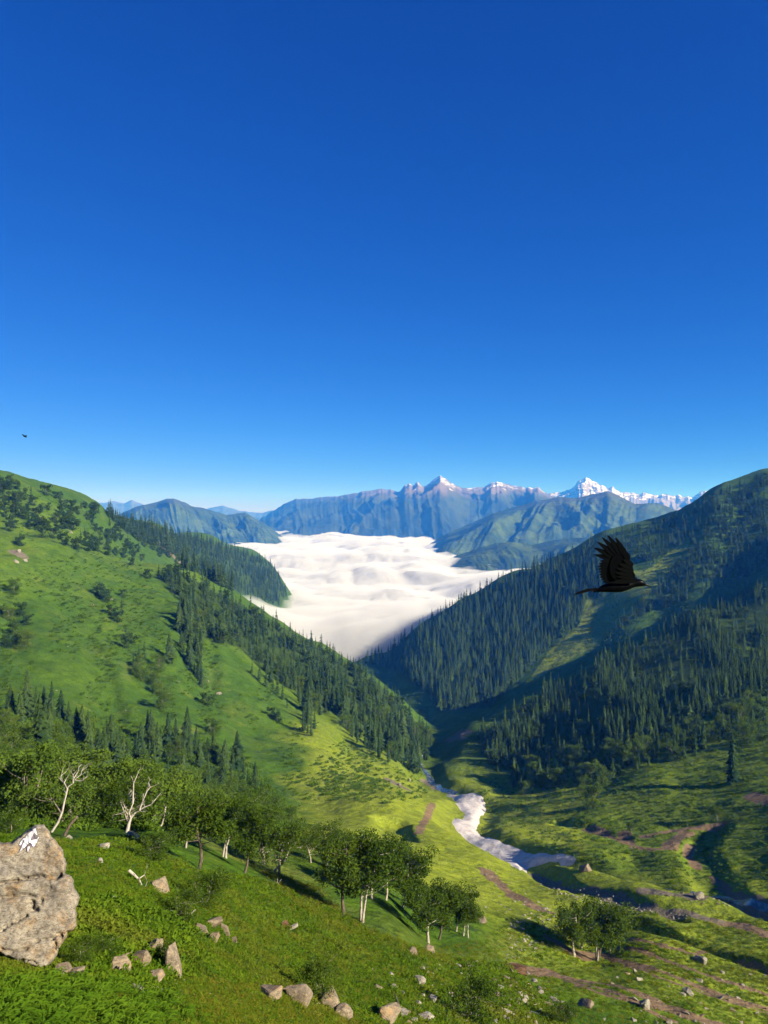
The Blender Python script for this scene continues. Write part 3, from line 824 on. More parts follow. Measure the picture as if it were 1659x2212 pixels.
grow(conifers, sample_poly(L_FOREST, 560, 6.0, 1), (10, 19), 'dark conifer in the dense forest along the crest of the left slope', 'conifers on the left slope', 11)
grow(broads, sample_poly(L_FOREST, 80, 15, 2), (7, 12), 'round leafy tree among the conifers of the left slope', 'leafy trees among the left conifers', 12)
grow(broads, sample_poly(UP_LEFT, 80, 9, 3), (7, 12), 'leafy tree scattered below the top of the left ridge', 'leafy trees high on the left ridge', 13)
grow(conifers, sample_poly(UP_LEFT, 14, 14, 4), (10, 16), 'lone conifer between leafy trees high on the left ridge', 'conifers high on the left ridge', 14)
grow(conifers, sample_poly(RIDGE_B, 520, 3.2, 5), (15, 24), 'small conifer on the farther left ridge above the clouds', 'conifers on the farther left ridge', 15)
grow(conifers, sample_poly(RIDGE_B2, 160, 3.4, 6) + sample_poly(RIDGE_B3, 260, 3.4, 61), (15, 24), 'small conifer on the farther left ridge above the clouds', 'conifers on the farther left ridge', 16)
grow(broads, sample_poly([(225,1110),(360,1155),(420,1200),(380,1225),(300,1180)], 40, 7, 7), (8, 13), 'small leafy tree on the farther left ridge', 'leafy trees on the farther left ridge', 17)
grow(conifers, sample_poly(R2_FOREST, 1700, 3.9, 8, exclude=[R2_MEADOW]), (15, 25), 'conifer in the shaded blue forest of the ridge opposite', 'conifers of the ridge opposite', 18)
grow(conifers, sample_poly(R2_UP, 420, 5, 9, exclude=[R2_MEADOW]), (12, 20), 'conifer on the upper shaded slope behind the bird', 'conifers on the upper right slope', 19)
grow(broads, sample_poly(R2_UP, 130, 8, 10, exclude=[R2_MEADOW]), (8, 12), 'leafy tree on the upper shaded slope behind the bird', 'leafy trees on the upper right slope', 20)
grow(conifers, sample_poly(R1_FOREST, 800, 5.5, 21, clump=70), (9, 16), 'tall thin conifer on the dark near slope at right', 'conifers of the near right slope', 22)
grow(conifers, sample_poly(R1_FOREST, 350, 8, 23), (8, 15), 'tall thin conifer on the dark near slope at right', 'conifers of the near right slope', 24)
R1_LOW = [(1060,1650),(1200,1640),(1400,1600),(1659,1490),(1659,1570),(1500,1630),(1300,1690),(1120,1725)]
grow(conifers, sample_poly(R1_LOW, 110, 11, 73), (6, 13), 'scattered conifer at the lower edge of the dark right forest', 'conifers at the lower edge of the right forest', 74)
grow(broads, sample_poly(R1_LOW, 45, 16, 75), (5, 9), 'leafy tree at the lower edge of the dark right forest', 'leafy trees at the lower edge of the right forest', 76)
grow(broads, sample_poly(R1_FOREST, 50, 16, 25), (6, 10), 'pale leafy tree between conifers on the dark right slope', 'leafy trees of the near right slope', 26)
grow(broads, sample_poly(LEFT_WOOD, 68, 17, 27), (3.8, 6.5), 'bushy green tree in the birch wood behind the boulder', 'trees of the birch wood behind the boulder', 28)
grow(conifers, sample_poly([(20,1560),(150,1565),(300,1600),(420,1615),(520,1660),(560,1720),(480,1715),(330,1680),(200,1660),(60,1620)], 70, 11, 71), (6, 11), 'small dark conifer in the belt below the spire conifer row', 'small conifers below the left row', 72)
grow(broads, sample_poly(MID_ROW, 45, 18, 29), (5, 8), 'leafy tree below the row of conifers on the left hillside', 'leafy trees below the left conifer row', 30)
grow(conifers, [(60,1548),(78,1552),(95,1550),(112,1560),(132,1556),(148,1566),(42,1540),(22,1535),(86,1655),(100,1640),(165,1622),(178,1630),(190,1640),(215,1626),(226,1683),(240,1660),(254,1669),(266,1650),(294,1644),(305,1650),(319,1604),(326,1606),(340,1640),(363,1615),(380,1618),(405,1622),(424,1622),(448,1644),(462,1646),(487,1665),(512,1662),(275,1690),(310,1690),(235,1640),(398,1650),(430,1660)],
     (11, 17), 'dark spire conifer in the row across the left hillside', 'conifer row on the left hillside', 31)
# groups and loners on the open left slope
grow(broads, [(285,1390),(270,1400),(255,1345),(240,1330),(305,1470),(330,1480),(345,1450),(300,1450),(350,1530),(340,1500),(445,1525),(460,1590),(230,1300),(215,1290),(45,1330),(20,1340),(30,1370),(8,1330),(60,1350),(12,1400),(40,1395),(55,1400),(265,1290),(320,1250),(45,1180),(30,1285),(600,1560),(585,1550)],
     (6, 11), 'leafy tree standing on the open grass of the left hillside', 'leafy trees on the open left slope', 32)
grow(conifers, [(262,1330),(272,1400),(365,1430),(372,1435),(430,1480),(438,1486),(434,1470),(426,1462),(300,1420),(312,1425),(288,1440),(665,1585),(672,1590),(655,1580),(680,1575),(560,1470),(575,1485),(590,1490),(600,1500),(610,1512),(545,1455),(620,1530),(585,1475)],
     (10, 17), 'conifer in a small clump on the open left hillside', 'conifer clumps on the open left slope', 33)
grow(broads, [(1300,1655),(1250,1690),(1262,1720),(1280,1745),(1300,1700),(1275,1690),(1345,1660),(1370,1650),(1388,1625),(1375,1640),(1160,1690),(1172,1705),(1150,1670),(1180,1690),(1205,1700),(1320,1640),(1240,1650)],
     (8, 11), 'sunlit leafy tree on the foot of the dark right slope', 'leafy trees at the foot of the right slope', 34)
grow(broads, [(1540,1600),(1605,1590),(1600,1560),(1618,1545),(1640,1540),(1630,1570),(1590,1550),(1612,1610),(1645,1600)],
     (7, 10), 'leafy tree high beside the tall lone conifer at right', 'leafy trees beside the lone conifer', 35)
grow(conifers, [(1218,1652),(1150,1612),(1142,1606),(1165,1700),(1110,1690),(1118,1692),(1425,1575),(1390,1560),(1345,1560)], (12, 18), 'solitary conifer on the lower part of the dark right slope', 'conifers low on the right slope', 36)

def proj_size(e): return e[1] / e[0][1]
conifers.sort(key=proj_size, reverse=True)
broads.sort(key=proj_size, reverse=True)
rr = np.random.default_rng(99)

lone = hits([1581], [1692])[0]
o = tree_empty('conifer_tree', lone, 0.7, (21, 21, 20)); tag(o, 'tall solitary conifer casting a long shadow on the sunlit right slope', 'conifer')
link_part('trunk', CON_NEAR[1][0], o); link_part('crown', CON_NEAR[1][1], o)

rest_con = []
for k, (p, h, lab, grp) in enumerate(conifers):
    h = h * (0.55 + 0.55 * rr.random() ** 0.7); fat = h * rr.uniform(0.8, 1.5)
    if k < 299:
        if k < 150:
            tm = CON_NEAR[rr.integers(len(CON_NEAR))]
            o = tree_empty('conifer_tree', p, rr.uniform(0, 6.28), (fat, fat, h))
            link_part('trunk', tm[0], o); link_part('crown', tm[1], o)
        else:
            o = bpy.data.objects.new('conifer_tree', CON_FAR[rr.integers(len(CON_FAR))][2]); COL.objects.link(o)
            o.location = p; o.rotation_euler = (0, 0, rr.uniform(0, 6.28)); o.scale = (fat, fat, h)
        tag(o, lab, 'conifer', grp)
    else:
        rest_con.append((p, h, fat))
rest_brd = []
for k, (p, h, lab, grp) in enumerate(broads):
    w = h * rr.uniform(0.9, 1.25)
    if k < 290:
        if h / p[1] * 740 > 16:
            tm = BRD_MID[rr.integers(len(BRD_MID))]
            o = tree_empty('leafy_tree', p, rr.uniform(0, 6.28), (w, w, h))
            link_part('trunk', tm[0], o); link_part('crown', tm[1], o)
        else:
            o = bpy.data.objects.new('leafy_tree', BRD_FAR[rr.integers(len(BRD_FAR))][2]); COL.objects.link(o)
            o.location = p; o.rotation_euler = (0, 0, rr.uniform(0, 6.28)); o.scale = (w, w, h)
        tag(o, lab, 'tree', grp)
    else:
        rest_brd.append((p, h, w))

# ------------------------------------------------------------------ masses nobody could count: instanced on points
def scatter(name, pts, rots, scales, meshes, label):
    """one object of kind stuff: copies of the given shapes on points"""
    c = bpy.data.collections.new(name + '_shapes')
    for k, me in enumerate(meshes): c.objects.link(bpy.data.objects.new('%s_shape_%02d' % (name, k), me))
    n = len(pts)
    o = mesh_obj(name, pts, np.zeros((0, 3), dtype=np.int32) if False else [], None)
    a = o.data.attributes.new('rot', 'FLOAT_VECTOR', 'POINT'); a.data.foreach_set('vector', np.asarray(rots, np.float32).ravel())
    a = o.data.attributes.new('scl', 'FLOAT_VECTOR', 'POINT'); a.data.foreach_set('vector', np.asarray(scales, np.float32).ravel())
    a = o.data.attributes.new('pick', 'INT', 'POINT'); a.data.foreach_set('value', np.random.default_rng(n).integers(0, len(meshes), n).astype(np.int32))
    g = bpy.data.node_groups.new(name, 'GeometryNodeTree')
    g.interface.new_socket('Geometry', in_out='INPUT', socket_type='NodeSocketGeometry')
    g.interface.new_socket('Geometry', in_out='OUTPUT', socket_type='NodeSocketGeometry')
    N = g.nodes.new; gi = N('NodeGroupInput'); go = N('NodeGroupOutput')
    ci = N('GeometryNodeCollectionInfo'); ci.inputs['Collection'].default_value = c
    ci.inputs['Separate Children'].default_value = True; ci.inputs['Reset Children'].default_value = True
    ip = N('GeometryNodeInstanceOnPoints'); ip.inputs['Pick Instance'].default_value = True
    def na(nm, typ):
        x = N('GeometryNodeInputNamedAttribute'); x.data_type = typ; x.inputs['Name'].default_value = nm
        return [s for s in x.outputs if s.enabled and s.name == 'Attribute'][0]
    g.links.new(gi.outputs[0], ip.inputs['Points']); g.links.new(ci.outputs[0], ip.inputs['Instance'])
    g.links.new(na('pick', 'INT'), ip.inputs['Instance Index']); g.links.new(na('rot', 'FLOAT_VECTOR'), ip.inputs['Rotation']); g.links.new(na('scl', 'FLOAT_VECTOR'), ip.inputs['Scale'])
    g.links.new(ip.outputs[0], go.inputs[0])
    md = o.modifiers.new('scatter', 'NODES'); md.node_group = g
    tag(o, label, kind='stuff')
    return o
if rest_con:
    n = len(rest_con)
    scatter('forest', [e[0] for e in rest_con], [(0, 0, rr.uniform(0, 6.28)) for _ in range(n)], [(e[2], e[2], e[1]) for e in rest_con], [m[2] for m in CON_FAR], 'dense conifer forest covering the ridge opposite and the far slopes')
if rest_brd:
    n = len(rest_brd)
    scatter('woods', [e[0] for e in rest_brd], [(0, 0, rr.uniform(0, 6.28)) for _ in range(n)], [(e[2], e[2], e[1]) for e in rest_brd], [m[2] for m in BRD_FAR], 'leafy woods on the far slopes')
# ------------------------------------------------------------------ snow, water
def fill_patch(name, outline, mat, label, step, thick, edge, kind='stuff', seed=5, rag=0.45, grow=0.0):
    P = drape(outline)
    x0, y0 = P[:, 0].min() - 3, P[:, 1].min() - 3; x1, y1 = P[:, 0].max() + 3, P[:, 1].max() + 3
    gx = np.arange(x0, x1, step); gy = np.arange(y0, y1, step * 1.6)
    X, Y = np.meshgrid(gx, gy)
    ins = in_poly(X, Y, [(p[0], p[1]) for p in P])
    d, _t = seg_dist(X, Y, np.vstack([P, P[:1]]))
    d = np.where(ins, d, -d) + grow + rag * fbm(X / 4, Y / 4, 3, seed)
    Z = ground_z(X.ravel(), Y.ravel()).reshape(X.shape)
    Z = Z + thick * smooth(-edge * 0.4, edge, d) - 0.25 + 0.12 * fbm(X / 2.5, Y / 2.5, 3, seed + 1) + 0.3 * fbm(X / 11, Y / 11, 2, seed + 2)
    keep = d > -edge * 0.5
    F = grid_faces(len(gy), len(gx)); k = keep.ravel()
    F = F[k[F].all(1)]
    used = np.unique(F); m = -np.ones(X.size, int); m[used] = np.arange(len(used))
    o = mesh_obj(name, np.stack([X, Y, Z], -1).reshape(-1, 3)[used], m[F], mat, smooth_shade=True)
    tag(o, label, kind=kind)
    return o
t = NT('old_snow')
n = t.noise(0.5, 6, 0.7); n2 = t.noise(2.5, 4, 0.7)
c = t.mix(t.ramp(n, [(0.45, 0.0), (0.72, 1.0)]), (0.56, 0.52, 0.50), (0.38, 0.31, 0.26))
t.diffuse(c, 0.8, t.bump(n2, 0.5, 0.25, t.bump(n, 0.5, 0.8)), 0.2)
M_OLD_SNOW = t.m
fill_patch('snow', [(966,1717),(1020,1714),(1041,1723),(1048,1737),(1041,1758),(1031,1776),(1028,1801),(1041,1809),(1084,1823),(1126,1838),(1183,1852),(1237,1861),(1172,1863),(1137,1874),(1126,1882),(1108,1871),(1077,1853),(1040,1833),(1005,1811),(977,1779),(985,1770),(1004,1774),(1010,1766),(995,1744),(984,1724)],
           M_OLD_SNOW, 'tongue of old greyish snow lying in the stream ravine', 0.6, 1.2, 3.2, grow=0.7)
fill_patch('snow', [(905,1628),(922,1624),(920,1634),(905,1638)], M_OLD_SNOW, 'small white snow remnant beside the stream bend', 1.2, 1.2, 1.5)
False and fill_patch('snow', [(925,1684),(945,1690),(955,1705),(935,1708),(928,1696)], M_OLD_SNOW, 'narrow broken snow strip upstream of the bend', 1.0, 0.9, 1.2)
False and fill_patch('snow', [(1535,1977),(1565,1974),(1595,1980),(1600,1988),(1565,1986)], M_OLD_SNOW, 'small dirty snow patch beside the brown stream bank', 0.5, 0.7, 0.7)

def ribbon(name, line, w, mat, label, lift=0.1, n=60, kind='structure'):
    P = drape(line); q = np.linspace(0, len(P) - 1, n)
    x = np.interp(q, np.arange(len(P)), P[:, 0]); y = np.interp(q, np.arange(len(P)), P[:, 1])
    dx = np.gradient(x); dy = np.gradient(y); L = np.hypot(dx, dy) + 1e-9
    wv = w * (1 + 0.35 * fbm(q * 1.1, q * 0, 3, 4))
    V = []
    for k in (-1, -0.33, 0.33, 1):
        xx = x - dy / L * wv * k; yy = y + dx / L * wv * k
        V.append(np.stack([xx, yy, ground_z(xx, yy) + lift], -1))
    V = np.stack(V, 1).reshape(-1, 3)
    o = mesh_obj(name, V, grid_faces(n, 4), mat, smooth_shade=True); tag(o, label, kind=kind)
    return o
t = NT('stream_water')
n = t.noise(1.2, 4, 0.6, stretch=(1, 0.5, 1))
p = t.diffuse(t.ramp(n, [(0.45, (0.03, 0.045, 0.05)), (0.70, (0.20, 0.23, 0.26))]), 0.25, t.bump(n, 0.4, 0.1), 0.5)
M_WATER = t.m
ribbon('stream', [(1440,1922),(1500,1930),(1560,1938),(1620,1950),(1690,1968)], 0.9, M_WATER, 'thin stream in the stony ravine at right')
ribbon('stream', [(985,1716),(950,1705),(932,1690),(918,1665),(906,1642)], 1.6, M_WATER, 'stream running on below the snow')

# ------------------------------------------------------------------ rocks
def rock_mesh(seed, sx, sy, sz, cuts=1, npts=16):
    r = np.random.default_rng(seed)
    bm = bmesh.new()
    for _ in range(npts):
        d = r.normal(size=3); d /= np.linalg.norm(d); d = np.sign(d) * np.abs(d) ** 0.75
        bm.verts.new(d * np.array([sx, sy, sz]) * r.uniform(0.75, 1.0) * 0.5)
    bmesh.ops.convex_hull(bm, input=bm.verts)
    for v in [v for v in bm.verts if not v.link_faces]: bm.verts.remove(v)
    if cuts:
        bmesh.ops.bevel(bm, geom=bm.edges[:], offset=0.035 * min(sx, sy, sz), segments=1, affect='EDGES')
    bmesh.ops.triangulate(bm, faces=bm.faces[:])
    if cuts > 1:
        bmesh.ops.subdivide_edges(bm, edges=bm.edges[:], cuts=cuts - 1)
        co = np.array([v.co for v in bm.verts])
        dsp = fbm(co[:, 0] * 3 / sx + co[:, 2] * 2 / sz, co[:, 1] * 3 / sy + co[:, 2] * 3 / sz, 4, seed)
        for v, q in zip(bm.verts, dsp): v.co *= 1 + 0.17 * q
    me = bpy.data.meshes.new('rock'); bm.to_mesh(me); bm.free()
    return me

def rock_material(name, a, b, c3, lichen=0.3):
    t = NT(name)
    tc = t.n('ShaderNodeTexCoord').outputs['Object']
    n1 = t.noise(0.9, 5, 0.6); n2 = t.noise(7, 6, 0.7, stretch=(0.5, 1, 1.8)); n3 = t.noise(28, 4, 0.7)
    c = t.mix(t.ramp(n1, [(0.38, 0.0), (0.62, 1.0)]), a, b)
    c = t.mix(t.ramp(n2, [(0.42, 0.8), (0.56, 0.0)]), c, c3)
    c = t.mix(t.ramp(n3, [(0.40, 0.5), (0.55, 0.0)]), c, tuple(x * 0.45 for x in c3))
    c = t.mix(t.math('MULTIPLY', t.ramp(t.noise(1.7, 4, 0.6), [(0.56, 0.0), (0.66, 1.0)]), lichen), c, (0.42, 0.25, 0.10))
    t.diffuse(c, 0.9, t.bump(n3, 0.5, 0.02, t.bump(n2, 0.6, 0.05)), 0.1)
    return t.m
M_ROCK = rock_material('weathered_rock', (0.23, 0.175, 0.11), (0.30, 0.24, 0.165), (0.14, 0.115, 0.085))
M_STONE = rock_material('pale_stone', (0.26, 0.235, 0.18), (0.38, 0.35, 0.28), (0.15, 0.135, 0.10), 0.15)
M_EARTH = rock_material('clod_earth', (0.10, 0.055, 0.03), (0.16, 0.09, 0.05), (0.06, 0.035, 0.02), 0.0)

ROCKS = [  # u, v of its middle foot, width and height on the measuring grid, label, seed, tilt, material
 (345,1925,50,46,'leaning slab of tan rock on the bank below the crooked snag',1,0.5),
 (255,2100,46,40,'rounded tan rock in the bushes right of the painted boulder',2,0.1),
 (295,2085,46,36,'flat mossy rock between the rounded rock and the tall split rock',3,0.3),
 (372,2105,46,110,'tall split rock standing among the bushes in the left foreground',4,-0.1),
 (335,2062,36,44,'top block of the split rock in the left foreground',5,0.2),
 (330,2118,44,26,'low rock at the foot of the split rock',6,0.0),
 (295,2142,26,28,'pale rock half buried in ferns',7,0.4),
 (160,2108,36,20,'small tan rock under the tip of the painted boulder',8,0.0),
 (130,2102,40,14,'thin ledge of rock under the painted boulder',9,0.1),
 (457,2002,38,42,'upright pinkish rock leaning on the grassy slope',10,0.5),
 (435,2015,34,26,'square tan rock beside the upright pinkish rock',11,0.3),
 (486,2018,20,36,'narrow rock fin right of the upright pinkish rock',12,0.6),
 (462,2036,36,18,'low wedge of rock below the upright pinkish rock',13,0.4),
 (506,2038,22,14,'small orange rock alone in the grass',14,0.2),
 (385,1978,20,14,'small rock at the end of the dead branches',15,0.2),
 (285,1812,30,22,'grey rock at the roots of the half dead birch',16,0.2),
 (222,1832,24,16,'grey rock beside a short stump behind the boulder',17,0.2),
 (215,1862,14,12,'small white stone on the green bank',18,0.0),
 (148,1812,14,11,'pale stone near the dark leaning trunk',19,0.1),
 (245,1942,12,10,'little white stone below the birch bank',20,0.0),
 (580,2160,56,34,'leftmost ledge of the brown outcrop at the bottom',21,0.3),
 (640,2170,64,52,'broad cracked block of the brown outcrop at the bottom',22,0.1),
 (710,2178,56,50,'shadowed block of the brown outcrop beside the thin birch bush',23,-0.1),
 (740,2200,44,40,'lowest block of the brown outcrop',24,0.2),
 (838,2216,62,54,'large tan rock cut by the bottom edge of the picture',25,0.1),
 (862,2192,36,30,'square grey rock right of the large bottom rock',26,0.3),
 (927,2060,22,26,'dark rounded rock below the curved birch',27,0.1),
 (890,2062,28,14,'flat yellowish rock in the grass left of the dark rounded rock',28,0.0),
 (906,2125,28,20,'grey block alone in the bright grass',29,0.2),
 (935,2165,24,16,'pale angular stone left of the dark round bush',30,0.2),
 (1265,1882,26,18,'dark slab of rock tilted beside the grassy mound',31,0.5),
 (920,2205,34,16,'flat grey stone at the bottom edge',32,0.1),
 (1040,1992,30,10,'low stones at the edge of the birch shade',33,0.0),
 (1340,2070,0,0,None,0,0),
 (1512,1940,22,18,'white rock on the shaded stream bank',34,0.2),
 (1488,2150,24,16,'grey rock between the wheel tracks',35,0.2),
 (1270,2178,36,16,'reddish flat rock in the dirt below the tracks',36,0.1),
 (1395,2180,26,26,'pale jagged rock at the bottom between two tracks',37,0.5),
 (1515,2080,30,22,'pale jagged rock on the green strip above the wheel tracks',38,0.4),
]
for (u, v, w, h, lab, sd, tilt) in ROCKS:
    if not lab: continue
    p = hits([u], [min(v, 2205)])[0]; k = p[1] / FD
    me = rock_mesh(sd + 40, w * k * 1.3, w * k * 1.05, h * k * 1.3, 3, 15)
    me.materials.append(M_STONE if 'grey' in lab or 'white' in lab or 'pale' in lab else M_ROCK)
    o = bpy.data.objects.new('rock', me); COL.objects.link(o)
    o.location = (p[0], p[1] + w * k * 0.2, p[2] + h * k * 0.10); o.rotation_euler = (tilt * 0.4, tilt, sd * 1.3)
    tag(o, lab, 'rock')
STONE = [rock_mesh(300 + k, 1.0, random.uniform(0.7, 1.0), random.uniform(0.35, 0.7), 1, 12) for k in range(8)]
for m in STONE: m.materials.append(M_STONE)
STONE2 = [m.copy() for m in STONE]
for m in STONE2: m.materials.clear(); m.materials.append(M_ROCK)
def stones(poly, n, gap, px, label, group, seed, clump=None):
    r = np.random.default_rng(seed)
    pts = sample_poly(poly, n, gap, seed, clump=clump)
    for p in hits([a for a, _ in pts], [b for _, b in pts]):
        if np.isnan(p[0]): continue
        k = p[1] / FD * px * (0.5 + 1.1 * r.random() ** 2)
        o = bpy.data.objects.new('stone', (STONE if r.random() < 0.7 else STONE2)[r.integers(8)]); COL.objects.link(o)
        o.location = (p[0], p[1], p[2] + k * 0.08); o.rotation_euler = (r.uniform(-.3, .3), r.uniform(-.3, .3), r.uniform(0, 6.28)); o.scale = (k, k, k)
        tag(o, label, 'stone', group)
stones([(780,2090),(1000,2070),(1150,2100),(1180,2212),(860,2212)], 95, 9, 17, 'pale stone strewn in the grass at the bottom middle', 'stones at the bottom middle', 51)
stones([(1060,2110),(1160,2120),(1260,2200),(1080,2212)], 65, 8, 16, 'grey stone in the stony patch around the small bottom bush', 'stones around the small bush', 52)
stones([(1400,1920),(1500,1930),(1600,1950),(1600,1965),(1480,1950)], 24, 8, 9, 'stone along the shaded stream at right', 'stones of the shaded stream', 55)
stones([(1300,2090),(1659,2100),(1659,2212),(1300,2212)], 55, 15, 13, 'stone lying between the dirt tracks at right', 'stones between the tracks', 56)
stones([(200,1250),(500,1400),(520,1560),(350,1560),(100,1500),(30,1300)], 26, 25, 7, 'tiny pale stone on the open left hillside', 'stones on the left hillside', 57)
for (u, v, lab) in [(42,1192,'pale crag high on the left hillside'), (55,1212,'lower part of the pale crag on the left hillside'), (35,1215,'small block beside the pale crag on the left hillside'), (88,1122,'bare rock near the top of the left ridge'), (152,1150,'flat rock on the brow of the left hillside'), (472,1500,'broken rocks on the left hillside above the forest edge'), (862,1697,'yellow cliff above the stream bend'), (884,1688,'second yellow cliff above the stream bend')]:
    p = hits([u], [v])[0]
    if np.isnan(p[0]): continue
    k = p[1] / FD
    me = rock_mesh(int(u) + 7, 14 * k, 10 * k, 15 * k, 2, 14); me.materials.append(M_STONE)
    o = bpy.data.objects.new('rock', me); COL.objects.link(o); o.location = p; o.rotation_euler = (0.3, 0.2, u); tag(o, lab, 'rock')
p = hits([1270 - 0], [2000])[0]
p = hits([1115], [2098])[0]
me = rock_mesh(77, 3.0, 1.8, 1.6, 3, 18); me.materials.append(M_EARTH)
o = bpy.data.objects.new('earth_mound', me); COL.objects.link(o); o.location = p; tag(o, 'brown clod of earth at the left end of the dirt track', 'earth')

# ------------------------------------------------------------------ the painted boulder
def crop(x, y): return (0.1709 * x, 1755 + 0.1709 * y)
OUT = [(-420,480),(-200,420),(0,392),(150,398),(170,345),(220,290),(300,230),(390,185),(470,140),(545,138),(600,190),(680,330),(740,410),(800,490),(830,620),(836,720),(832,770),(890,850),(920,940),(985,1010),(1030,1080),(1010,1140),(970,1190),(976,1290),(960,1420),(920,1490),(860,1550),(840,1610),(780,1690),(740,1730),(720,1810),(650,1900),(590,1975),(500,2010),(420,1960),(300,1905),(150,1855),(60,1830),(0,1785),(-150,1760),(-330,1700),(-500,1500),(-560,1000)]
def boulder_pt(x, y, back=0.0):
    u, v = crop(x, y)
    d = 14.2 + (2098 - v) / 320.0 * 1.5 + back
    return pt(u, v, d)
bm = bmesh.new()
cx0, cy0 = 300, 1050
rings = []
for (inset, back, dx, dy) in ((0.955, 0.0, 0, 0), (1.0, 0.16, 0, 0), (0.97, 0.9, -20, 20), (0.86, 1.7, -80, 60), (0.62, 2.4, -160, 160)):
    rings.append([bm.verts.new(boulder_pt(cx0 + (x - cx0) * inset + dx, cy0 + (y - cy0) * inset + dy, back)) for x, y in OUT])
n = len(OUT)
for a, b in zip(rings[:-1], rings[1:]):
    for k in range(n): bm.faces.new((a[k], a[(k + 1) % n], b[(k + 1) % n], b[k]))
bm.faces.new(rings[0][::-1]); bm.faces.new(rings[-1])
bmesh.ops.triangulate(bm, faces=bm.faces[:])
bmesh.ops.recalc_face_normals(bm, faces=bm.faces[:])
me = bpy.data.meshes.new('boulder'); bm.to_mesh(me); bm.free()
tmp = bpy.data.objects.new('boulder_tmp', me); COL.objects.link(tmp)
md = tmp.modifiers.new('remesh', 'REMESH'); md.mode = 'VOXEL'; md.voxel_size = 0.032
dg = bpy.context.evaluated_depsgraph_get()
me2 = bpy.data.meshes.new_from_object(tmp.evaluated_get(dg))
bpy.data.objects.remove(tmp)
co = np.empty(len(me2.vertices) * 3, np.float32); me2.vertices.foreach_get('co', co); co = co.reshape(-1, 3).astype(float)
nr = np.empty(len(me2.vertices) * 3, np.float32); me2.vertices.foreach_get('normal', nr); nr = nr.reshape(-1, 3)
bu = CU + co[:, 0] / co[:, 1] * FD; bv = CV - co[:, 2] / co[:, 1] * FD
bx = bu / 0.1709; by = (bv - 1755) / 0.1709
CRACKS = [([(0,895),(120,862),(240,850),(400,818),(480,806),(560,822),(700,815),(760,790)], 15, 0.10), ([(0,1078),(150,1060),(290,1042),(390,1045),(430,1060)], 9, 0.06),
          ([(375,1105),(410,1150),(400,1195),(370,1228),(450,1225)], 15, 0.09), ([(390,1110),(520,1095),(520,1150)], 8, 0.05), ([(0,1500),(180,1390),(330,1300)], 8, 0.05), ([(720,1540),(800,1545),(860,1520)], 12, 0.08),
          ([(440,1620),(560,1610),(680,1600)], 8, 0.05), ([(685,1650),(735,1735)], 9, 0.06), ([(0,1725),(140,1755),(220,1750),(350,1725)], 9, 0.06), ([(270,1860),(450,1905)], 9, 0.05), ([(560,960),(650,940)], 6, 0.03)]
dep = 0.055 * fbm(bx / 260, by / 260, 4, 61) + 0.026 * fbm(bx / 60 + by / 90, by / 36 - bx / 60, 4, 62) + 0.012 * fbm(bx / 18, by / 14, 3, 63)
dep += 0.05 * smooth(-20, 20, by - (835 - bx * 0.06)) * (1 - smooth(900, 1040, by))
for line, w, d0 in CRACKS:
    d, _t = seg_dist(bx + 10 * vnoise(bx / 30, by / 30, 4), by + 10 * vnoise(bx / 30, by / 30, 5), line)
    dep -= d0 * 1.7 * np.exp(-(d / (w * 1.6)) ** 2)
co = co + nr * dep[:, None]
me2.vertices.foreach_set('co', co.astype(np.float32).ravel()); me2.update()
me2.polygons.foreach_set('use_smooth', np.ones(len(me2.polygons), dtype=bool))
t = NT('boulder_stone')
n1 = t.noise(0.9, 5, 0.6); n2 = t.noise(6.0, 7, 0.75, stretch=(0.7, 1, 1.6)); n3 = t.noise(30, 4, 0.75, stretch=(0.6, 1, 1.5)); n4 = t.noise(2.2, 5, 0.6)
c = t.mix(t.ramp(n1, [(0.36, 0.0), (0.62, 1.0)]), (0.24, 0.21, 0.165), (0.335, 0.295, 0.225))
c = t.mix(t.ramp(n4, [(0.52, 0.0), (0.64, 0.75)]), c, (0.31, 0.195, 0.085))
c = t.mix(t.ramp(n4, [(0.34, 0.6), (0.44, 0.0)]), c, (0.18, 0.16, 0.145))
c = t.mix(t.ramp(n2, [(0.40, 0.75), (0.52, 0.0)]), c, (0.125, 0.10, 0.075))
c = t.mix(t.ramp(n3, [(0.38, 0.8), (0.50, 0.0)]), c, (0.075, 0.06, 0.045))
c = t.mix(t.ramp(t.noise(14, 4, 0.7), [(0.56, 0.0), (0.70, 0.6)]), c, (0.40, 0.36, 0.28))
t.diffuse(c, 0.9, t.bump(n3, 0.6, 0.015, t.bump(n2, 0.6, 0.04)), 0.1)
me2.materials.clear(); me2.materials.append(t.m); me2.name = 'boulder'
boulder = bpy.data.objects.new('boulder', me2); COL.objects.link(boulder)
tag(boulder, 'huge tan boulder with a white painted arrow mark', 'boulder')
bvh = BVHTree.FromPolygons([Vector(p) for p in co], [tuple(p.vertices) for p in me2.polygons])
